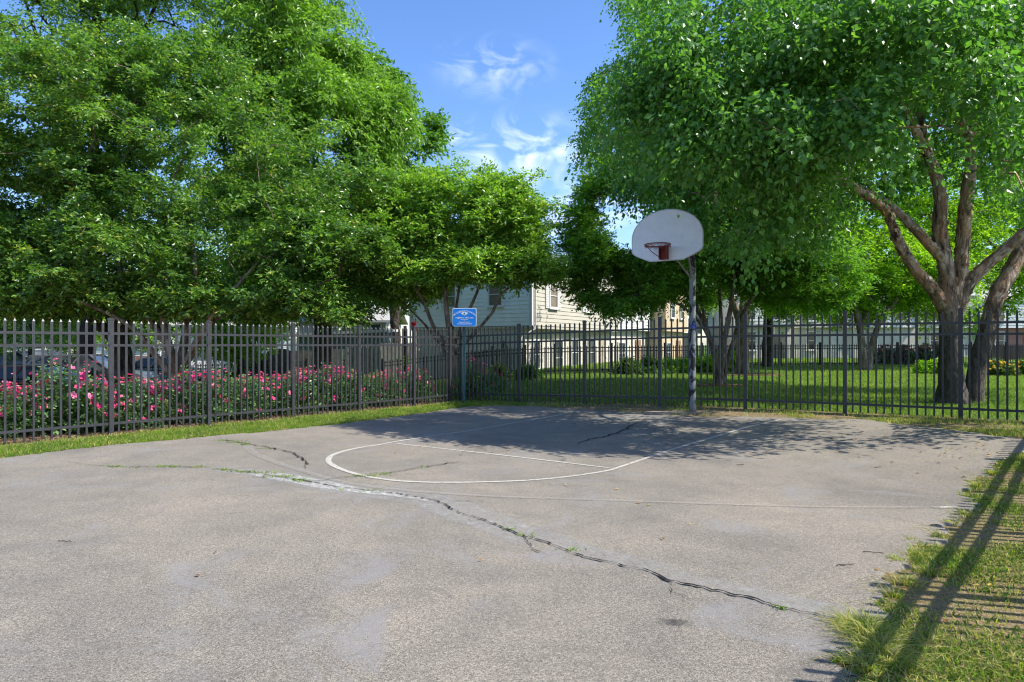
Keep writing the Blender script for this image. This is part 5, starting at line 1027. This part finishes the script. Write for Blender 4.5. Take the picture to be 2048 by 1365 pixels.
def big_house():
    C0 = np.array([.92, 31.0]); S_ = np.array([-.85, .527]); Fd = np.array([.53, .85]); Fd /= np.linalg.norm(Fd); S_ /= np.linalg.norm(S_); SL, FL = 7.4, 10.4
    A = C0 + S_ * SL; B = C0; E = C0 + Fd * FL; D = A + Fd * FL; zg = -.5; z1, z2 = 2.45, 5.7
    t = thing('siding_house', z3(B), 'two-storey house with cream lap siding above pale brick, its corner beside the blue sign', 'house', 'town houses beyond the fence')
    mb = MB(); siding(mb, A, B, z1, z2, .2, gable=1.3); siding(mb, D, A, z1, z2, .2); mb.build('wall', M['lifted_pale'], t)  # shaded walls: brighter siding colour than the sunlit cream front
    mb = MB(); siding(mb, B, E, z1, z2, .2); siding(mb, E, D, z1, z2, .2, gable=1.3); mb.build('wall', M['cream'], t)
    ins = .45; sc = lambda p, q: p
    a, b, e, d = A + Fd * .05 - S_ * .3, B + S_ * .42 + Fd * .1, E + S_ * .42, D - S_ * .3
    mb = MB(); v = [np.array([*p, z]) for z in (zg, z1) for p in (a, b, e, d)]; mb.add(v, (), [(0, 1, 5, 4), (1, 2, 6, 5), (2, 3, 7, 6), (3, 0, 4, 7)]); mb.build('brick_wall', M['wbrick'], t)
    mb = MB(); v = [np.array([*p, z1 - .02]) for p in (A, B, E, D)]; slab(mb, v, .12); mb.build('overhang', M['cream'], t)
    for P_, w in ((A, 'lifted_pale'), (B, 'white'), (E, 'white')): 
        mb = MB(); mb.frame((*P_, (z1 + z2) / 2 - .04), (*S_, 0), (*Fd, 0), (0, 0, 1), .07, .07, (z2 - z1) / 2 + .03); mb.build('corner_board', M['white'], t)
    # roof, ridge along the front direction
    mid = (A + B) / 2; ov = .1; rz = z2 + 1.38
    mb = MB(); slab(mb, [(*(B - S_ * ov - Fd * .3), z2 - .05), (*(E - S_ * ov + Fd * .3), z2 - .05), (*(mid + Fd * (FL + .3)), rz), (*(mid - Fd * .3), rz)], .14)
    slab(mb, [(*(mid - Fd * .3), rz + .003), (*(mid + Fd * (FL + .3)), rz + .003), (*(D + S_ * ov + Fd * .3), z2 - .05), (*(A + S_ * ov - Fd * .3), z2 - .05)], .14); mb.build('roof', M['roof'], t)
    g0 = B - S_ * (ov + .05); mb = MB(); mb.bar((*(g0 - Fd * .3), z2 - .1), (*(g0 + Fd * (FL + .3)), z2 - .1), .1, .1); mb.build('gutter', M['white'], t)
    q = B + Fd * .22; n2 = -S_; dp = [(*(g0 + Fd * .22), z2 - .15), (*(q + n2 * .1), z2 - .45), (*(q + n2 * .1), z1 + .05), (*(q + n2 * .08), z1 - .15), (*(q - n2 * .3 - Fd * .4), z1 - .45), (*(q - n2 * .38 - Fd * .5), z1 - .6), (*(q - n2 * .38 - Fd * .5), .3)]
    mb = MB(); mb.tube(dp, .045, 8); mb.build('downspout', M['white'], t, True)
    Wf = Wall(t, B, E); tan = simple('blind_tan', (.20, .16, .12), .3, .5)
    Wf.window(2.1, 3.35, .85, 1.25, True, tan); Wf.window(6.2, 3.35, .85, 1.25, True, tan); 
    Wl = Wall(t, b, e); Wl.window(1.0, .3, .7, 1.5); Wl.window(3.3, -.1, 1.0, 1.9); Wl.window(5.2, .35, .9, 1.5); Wl.window(7.4, .35, .9, 1.5); Wl.door(8.9, -.3, .9, 2.1, simple('tan_door', (.4, .35, .25), .5))
    Ws = Wall(t, A, B); Ws.window(2.6, 3.4, .85, 1.2, False, tan); Ws.window(5.4, 3.4, .85, 1.2, False, tan)
    # wall lantern
    mb = MB(); p = np.array([*(b + S_ * 1.2 - Fd * .12), 1.5]); mb.frame(p, (1, 0, 0), (0, 1, 0), (0, 0, 1), .07, .07, .13); mb.frame(p + (0, 0, .17), (1, 0, 0), (0, 1, 0), (0, 0, 1), .1, .1, .03); mb.bar(p + (0, 0, .1), p + (*(Fd * .15), .1), .03, .03); mb.build('wall_lantern', M['dark'], t)
    # neighbours of the same row
    def unit(name, label, s0, s1, setb, top, wm, lm, wn, roofm='roof'):
        a_ = C0 + Fd * s0 - S_ * -setb; b_ = C0 + Fd * s1 - S_ * -setb; k = thing(name, z3(a_), label, 'house', 'town houses beyond the fence'); dd = S_ * 7
        mb = MB(); siding(mb, a_, b_, z1 + .02, top, .2) if lm else None
        siding(mb, a_ + dd, a_, z1 + .02, top, .2)
        siding(mb, b_, b_ + dd, z1 + .02, top, .2)
        if not lm: v = [np.array([*p, z]) for z in (z1 + .02, top) for p in (a_, b_)]; mb.add(v, (), [(0, 1, 3, 2)])
        mb.build('wall', wm, k)
        mb = MB(); v = [np.array([*p, z]) for z in (zg, z1 + .02) for p in (a_ + dd, a_ + S_ * .3, b_ + S_ * .3, b_ + dd)]; mb.add(v, (), [(0, 1, 5, 4), (1, 2, 6, 5), (2, 3, 7, 6)]); mb.build('lower_wall', M[wn], k)
        mb = MB(); m_ = dd * .5; slab(mb, [(*(a_ - S_ * .08), top), (*(b_ - S_ * .08), top), (*(b_ + m_), top + 1.7), (*(a_ + m_), top + 1.7)], .12); slab(mb, [(*(a_ + m_), top + 1.703), (*(b_ + m_), top + 1.703), (*(b_ + dd), top), (*(a_ + dd), top)], .12); mb.build('roof', M[roofm], k)
        w = Wall(k, a_, b_); L = s1 - s0
        for tt in (L * .28, L * .72): w.window(tt, 3.4, .85, 1.2, False)
        w2 = Wall(k, a_ + S_ * .3, b_ + S_ * .3); w2.window(L * .3, .3, 1.2, 1.4); w2.door(L * .75, -.3, .95, 2.15, simple('door_tan', (.25, .16, .1), .5))
    unit('row_house', 'white sided row house just right of the cream corner house', 10.5, 17, 0.35, 5.3, M['white'], True, 'wbrick')
    unit('row_house', 'tan brick row house glimpsed left of the hoop pole', 17.2, 22, -.7, 6.0, M['tbrick'], False, 'tbrick')
    unit('row_house', 'pale shingled row house directly behind the hoop pole', 22.2, 29, .2, 6.2, M['white'], True, 'wbrick')
big_house()
def far_row():
    labs = ['far white row house with glass doors, behind the thick brown trunk', 'far cream row house behind the forked tree', 'far white row house with a white window, left of the birch trunk', 'far white row house just behind the birch trunks', 'far pale row house with red brick below, at the right edge']
    x = [1470, 1590, 1712, 1838, 1960, 2110]; Y0 = 50
    for i in range(5):
        Y = Y0 + i * .8 + (i % 2) * .9; a = pxY(x[i], Y); b = pxY(x[i + 1] - 3, Y); zg = float(tz(*a)) - .3; wm = M['white'] if i % 2 == 0 else M['cream']; top = 5.2 + (i % 2) * .35
        k = thing('row_house', (*a, zg), labs[i], 'house', 'far row houses behind the lawn'); mb = MB(); siding(mb, a, b, 2.9, top, .22); siding(mb, b, b + (0, 7), 2.9, top, .22); siding(mb, a + (0, 7), a, 2.9, top, .22); mb.build('wall', wm, k)
        mb = MB(); v = [np.array([*p, z]) for z in (zg, 2.9) for p in (a + (0, 7), a + (0, .35), b + (0, .35), b + (0, 7))]; mb.add(v, (), [(0, 1, 5, 4), (1, 2, 6, 5), (2, 3, 7, 6)]); mb.build('lower_wall', M['rbrick'] if i == 4 else M['wbrick'] if i % 2 == 0 else M['cream'], k)
        mb = MB(); slab(mb, [(a[0] - .1, Y - .1, top), (b[0] + .1, Y - .1, top), (b[0] + .1, Y + 3.5, top + 1.7), (a[0] - .1, Y + 3.5, top + 1.7)], .12); slab(mb, [(a[0] - .1, Y + 3.5, top + 1.703), (b[0] + .1, Y + 3.5, top + 1.703), (b[0] + .1, Y + 7.4, top), (a[0] - .1, Y + 7.4, top)], .12); mb.build('roof', M['roof_pale'], k)
        L = b[0] - a[0]; w = Wall(k, a, b); w2 = Wall(k, a + (0, .35), b + (0, .35))
        for tt in (.25, .72): w.window(L * tt, 3.4, .9, 1.25)
        w2.window(L * .3, zg + .9, .8, 1.5); w2.door(L * .72, zg + .05, 1.5 if i == 0 else .95, 2.1, M['glass'] if i == 0 else simple('door_pale', (.5, .48, .42), .5))
        mb = MB(); mb.tube([(b[0] - .15, Y - .06, top - .1), (b[0] - .15, Y - .06, zg)], .05, 6); mb.build('downspout', M['white'] if i % 2 else M['dark'], k)
far_row()
def small_house(x0, x1, Y, zt, zr, label, wm, rm, wins, brick=None, depth=6):
    a = pxY(x0, Y); b = pxY(x1, Y); zg = float(tz(*a)) - .1; k = thing('bungalow', (*a, zg), label, 'house')
    mb = MB(); siding(mb, a, b, zg + (1.0 if brick else 0), zt, .2); siding(mb, b, b + (0, depth), zg + (1.0 if brick else 0), zt, .2); siding(mb, a + (0, depth), a, zg, zt, .2); mb.build('wall', wm, k)
    if brick: mb = MB(); mb.box(a[0], b[0], Y - .03, Y + .2, zg, zg + 1.0); mb.build('brick_base', M[brick], k)
    mb = MB(); slab(mb, [(a[0] - .5, Y - .5, zt - .05), (b[0] + .5, Y - .5, zt - .05), (b[0] + .5, Y + depth / 2, zr), (a[0] - .5, Y + depth / 2, zr)], .15); slab(mb, [(a[0] - .5, Y + depth / 2, zr + .003), (b[0] + .5, Y + depth / 2, zr + .003), (b[0] + .5, Y + depth + .5, zt), (a[0] - .5, Y + depth + .5, zt)], .15); mb.build('roof', rm, k)
    w = Wall(k, a, b)
    for px, z0, ww, hh in wins: w.window((px - x0) / FPX * Y, z0, ww, hh)
    return k
small_house(600, 772, 45, 3.25, 4.35, 'small cream house with a pale roof behind the grey wooden fence', M['cream'], M['roof_pale'], [(752, 1.9, .8, 1.1), (690, 1.9, .9, 1.1)])
small_house(350, 585, 58, 3.3, 5.2, 'pale blue-white house with brick below, seen between the left trees', M['lifted_pale'], M['roof_pale'], [(400, 1.2, 1.2, 1.2), (470, 1.2, 1.2, 1.2), (540, 1.2, 1.2, 1.2)], 'rbrick')
small_house(-60, 130, 75, 3.4, 5.6, 'cream house far beyond the car park at the left edge', M['cream'], M['roof_pale'], [(0, 1.0, 1.4, 1.2), (80, 1.0, 1.4, 1.2)], None)
small_house(180, 320, 72, 3.2, 5.0, 'white house far beyond the car park, between two tree trunks', M['white'], M['roof'], [(220, 1.0, 1.2, 1.2), (280, 1.0, 1.4, 1.2)], 'rbrick')
# shed
def shed():
    a, b = pxY(598, 37), pxY(765, 36); k = thing('garden_shed', z3(a), 'grey-green flat-roofed shed behind the grey wooden fence', 'shed'); zt = P(600, 668, 37)[2]; zt2 = P(765, 660, 36)[2]
    mb = MB(); zg = -.7; mb.add([(*a, zg), (*b, zg), (*b, zt2 - .1), (*a, zt - .1), (*(a + (0, 3)), zg), (*(b + (0, 3)), zg), (*(b + (0, 3)), zt2 - .1), (*(a + (0, 3)), zt - .1)], (), [(0, 1, 2, 3), (1, 5, 6, 2), (4, 0, 3, 7), (5, 4, 7, 6)]); mb.build('wall', simple('shed_green', (.13, .20, .19), .7), k)
    mb = MB(); slab(mb, [(a[0] - .3, a[1] - .4, zt), (b[0] + .3, b[1] - .4, zt2), (b[0] + .3, b[1] + 3.2, zt2 + .1), (a[0] - .3, a[1] + 3.2, zt + .1)], .14); mb.build('roof', M['white'], k)
    w = Wall(k, a, b); w.door(2.6, zg + .1, 1.0, 1.9, M['white'])
shed()
# wooden fences
def board_fence(x0, Y0, x1, Y1, top, label, m, scallop=0, bw=.14, gap=.012, lean=0, name='wooden_fence'):
    a, b = pxY(x0, Y0), pxY(x1, Y1); k = thing(name, z3(a), label, 'fence'); d = b - a; L = np.linalg.norm(d); d /= L; n = np.array([d[1], -d[0]]); N = int(L / (bw + gap)); mb = MB(); r = np.random.default_rng(int(x0) + 5)
    for i in range(N):
        t = (i + .5) * (bw + gap); p = a + d * t; zg = float(tz(*p)); h = top + scallop * (abs(math.sin(t / 2.4 * math.pi)) - .5) + r.uniform(-.015, .015)
        mb.frame((p[0], p[1], zg + h / 2), (*d, 0), (*n, 0), (0, 0, 1), bw / 2, .011, h / 2)
    mb.build('boards', m, k)
    for hh in (.35, top - .35): mr = MB(); mr.bar((*(a - n * .04), float(tz(*a)) + hh), (*(b - n * .04), float(tz(*b)) + hh), .05, .09); mr.build('rail', m, k)
    for i in range(int(L / 2.4) + 1): q = a + d * i * 2.4 - n * .1; mp = MB(); zg = float(tz(*q)); mp.box(q[0] - .05, q[0] + .05, q[1] - .05, q[1] + .05, zg - .1, zg + top - .05); mp.build('post', m, k)
    return k
board_fence(588, 34.5, 690, 34, 1.72, 'weathered grey vertical board fence left of the lattice section', M['wood'])
board_fence(692, 33.5, 762, 33, 1.85, 'grey wooden fence section with leaning gapped slats', M['wood'], 0, .07, .06)
board_fence(762, 32.5, 838, 32.2, 2.0, 'pale vertical plank fence beside the siding house', simple('pale_wood', (.50, .47, .41), .9, .1, .2, 7))
board_fence(405, 44, 600, 42, 1.55, 'dark scalloped privacy fence behind the low picket fence', M['wood_dark'], .35)
board_fence(1095, 34.0, 1135, 35.5, 1.5, 'short dark board fence under the cream siding corner', M['wood_dark'], 0)
board_fence(1955, 44, 2140, 44, 1.0, 'dark board fence in front of the red brick at the far right', M['wood_dark'])
# bird feeder on a pole
b = gz(822, 26); k = thing('bird_feeder', b, 'small red bird feeder hanging on a thin pole left of the siding house', 'bird feeder'); mb = MB(); pt = P(822, 646, 26)
mb.tube([b, (b[0], b[1], pt[2] + .1), (b[0] + .06, b[1], pt[2] + .22), (b[0] + .12, b[1], pt[2] + .12)], .01, 6); mb.build('pole', M['dark'], k); mb = MB(); c_ = (b[0] + .12, b[1], pt[2] - .22); mb.ball((c_[0], c_[1], c_[2] + .2), .11, 8, 6, 1, 1, .7); mb.tube([(c_[0], c_[1], c_[2] - .12), (c_[0], c_[1], c_[2] + .2)], [.1, .07], 8); mb.build('feeder_body', simple('feeder_red', (.5, .02, .03), .4), k)

# ------------------------------------------------------------------ car park and cars
cp = [pxY(-900, 20.5), pxY(-120, 20.5), pxY(120, 23), pxY(300, 32), pxY(420, 40), pxY(380, 62), pxY(-500, 62)]
mb = MB(); gx, gy = np.meshgrid(np.arange(-60, -8, 1.0), np.arange(18, 66, 1.0)); V = np.column_stack([gx.ravel(), gy.ravel(), tz(gx.ravel(), gy.ravel()) + .015]); nx = gx.shape[1]
F = [(j * nx + i, j * nx + i + 1, (j + 1) * nx + i + 1, (j + 1) * nx + i) for j in range(gx.shape[0] - 1) for i in range(nx - 1) if inpoly(np.array([gx[j, i] + .5]), np.array([gy[j, i] + .5]), cp)[0]]
mb.add(V, (), F); tag(mb.build('car_park', M['lot']), kind='structure')
def car(px, Y, rot, paint, label, kind='sedan', grp='cars parked beyond the low fence'):
    loc = gz(px, Y); t = thing('parked_car', loc, label, 'car', grp); L = 4.6; Wd = 1.8
    if kind == 'sedan': body = [(-2.3, .35), (-2.3, .75), (-2.15, .92), (-1.5, .98), (1.1, .98), (2.0, .82), (2.3, .62), (2.3, .35)]; cab = [(-1.55, .96), (-.85, 1.42), (.35, 1.45), (1.15, .96)]
    else: body = [(-2.3, .4), (-2.35, .8), (-2.25, 1.1), (1.0, 1.12), (2.05, 1.0), (2.32, .8), (2.32, .4)]; cab = [(-2.2, 1.08), (-1.9, 1.68), (.2, 1.72), (1.05, 1.08)]
    pm = simple('paint_' + str(px), paint, .25, .6, .03, 1); o = np.array(loc); rc, rs = math.cos(rot), math.sin(rot)
    def T_(p): p = np.asarray(p, float); return np.column_stack([p[:, 0] * rc - p[:, 1] * rs, p[:, 0] * rs + p[:, 1] * rc, p[:, 2]]) + o
    def loft(prof, w0, w1, z0, z1, m, name, inset=0.0, par=None):
        V = []; n = len(prof)
        cols = [(-1, .90), (-.93, 1.0), (.93, 1.0), (1, .90)] if name == 'body' else [(-1, 1), (1, 1)]
        zc = sum(p[1] for p in prof) / n; V = []
        for s_, sc in cols:
            for x, z in prof:
                w = w0 + (w1 - w0) * np.clip((z - z0) / (z1 - z0), 0, 1); V.append((x * (1 if abs(s_) < 1 or name != 'body' else .985), s_ * w / 2, zc + (z - zc) * sc))
        F4 = [(c_ * n + i, c_ * n + (i + 1) % n, (c_ + 1) * n + (i + 1) % n, (c_ + 1) * n + i) for c_ in range(len(cols) - 1) for i in range(n)]
        V = np.array(V); ca = V[:n].mean(0); cb = V[-n:].mean(0); V = np.vstack([V, ca, cb]); k0 = len(V) - 2; F3 = [(k0, (i + 1) % n, i) for i in range(n)] + [(k0 + 1, len(V) - 2 - n + i, len(V) - 2 - n + (i + 1) % n) for i in range(n)]
        mb = MB(); mb.add(T_(V), F3, F4); x_ = mb.build(name, m, t); 
        if par: x_.parent = par
        return x_
    bd = loft(body, Wd, Wd, .3, 1.1, pm, 'body')
    zc0, zc1 = cab[0][1], max(p[1] for p in cab); loft(cab, Wd - .12, Wd - .5, zc0, zc1, M['glass'], 'window')
    x0, x1 = cab[1][0], cab[2][0]; mb = MB(); V = T_([(x0 - .04, -(Wd - .5) / 2, zc1 - .02), (x1 + .04, -(Wd - .5) / 2, zc1 - .0), (x1 + .04, (Wd - .5) / 2, zc1), (x0 - .04, (Wd - .5) / 2, zc1 - .02)]); slab(mb, [v + (0, 0, .03) for v in V], .05)
    for s_ in (-1, 1):
        for (xa, za), (xb, zb) in ((cab[0], cab[1]), (cab[3], cab[2]), ((cab[0][0] * .2 - .1, cab[0][1]), (-.15, zc1))):
            q = T_([(xa, s_ * (Wd - .1) / 2, za), (xb, s_ * (Wd - .48) / 2, zb)]); mb.bar(q[0], q[1], .07, .05)
    mb.build('roof', pm, t)
    for xw in (-1.4, 1.4):
        for s_ in (-1, 1):
            q = T_([(xw, s_ * (Wd / 2 - .2), .33), (xw, s_ * (Wd / 2 + .01), .33), (xw, s_ * (Wd / 2 + .03), .33)]); mb = MB(); mb.tube([q[0], q[1]], .33, 16); w_ = mb.build('wheel', M['dark'], t); mb = MB(); mb.tube([q[1] - (q[1] - q[0]) * .05, q[2]], .2, 12); h_ = mb.build('rim', simple('rim_silver', (.5, .5, .52), .35, .5, .05, 3, .6), t); h_.parent = w_
    for s_ in (-1, 1):
        q = T_([(2.27, s_ * .62, .7)])[0]; mb = MB(); mb.frame(q, (rc, rs, 0), (-rs, rc, 0), (0, 0, 1), .05, .2, .08); mb.build('headlight', M['white'], t)
        q = T_([(-2.29, s_ * .68, .82)])[0]; mb = MB(); mb.frame(q, (rc, rs, 0), (-rs, rc, 0), (0, 0, 1), .04, .16, .09); mb.build('tail_light', simple('lamp_red', (.4, .01, .01), .3), t)
car(78, 21.5, .12, (.14, .018, .016), 'dark red car with a reflecting windscreen, nearest to the low fence at left')
car(182, 26.5, .2, (.10, .10, .11), 'dark grey estate car right of the dark red car', 'suv')
car(325, 34, .3, (.30, .32, .34), 'silver car half hidden behind the fanned myrtle stems', 'sedan')
car(395, 42, .3, (.55, .57, .60), 'pale car seen past the right side of the myrtle stems', 'suv')
car(5, 34, 1.4, (.025, .025, .03), 'black car at the left edge in the second row', 'suv')
car(48, 37, 1.4, (.62, .62, .62), 'white car right of the black one in the second row')
car(100, 44, 1.3, (.05, .06, .09), 'dark car farther back behind the white one', 'suv')
mb = MB(); q = gz(92, 16.9); t = thing('wooden_post', q, 'short weathered wooden post standing among the roses in front of the cars', 'post'); mb.box(q[0] - .09, q[0] + .09, q[1] - .09, q[1] + .09, q[2] - .1, q[2] + .95); mb.build('post_body', M['wood_dark'], t); mb = MB(); mb.frame(q + (0, 0, .97), (1, 0, 0), (0, 1, 0), (0, 0, 1), .11, .11, .02); mb.build('post_top', M['wood'], t)
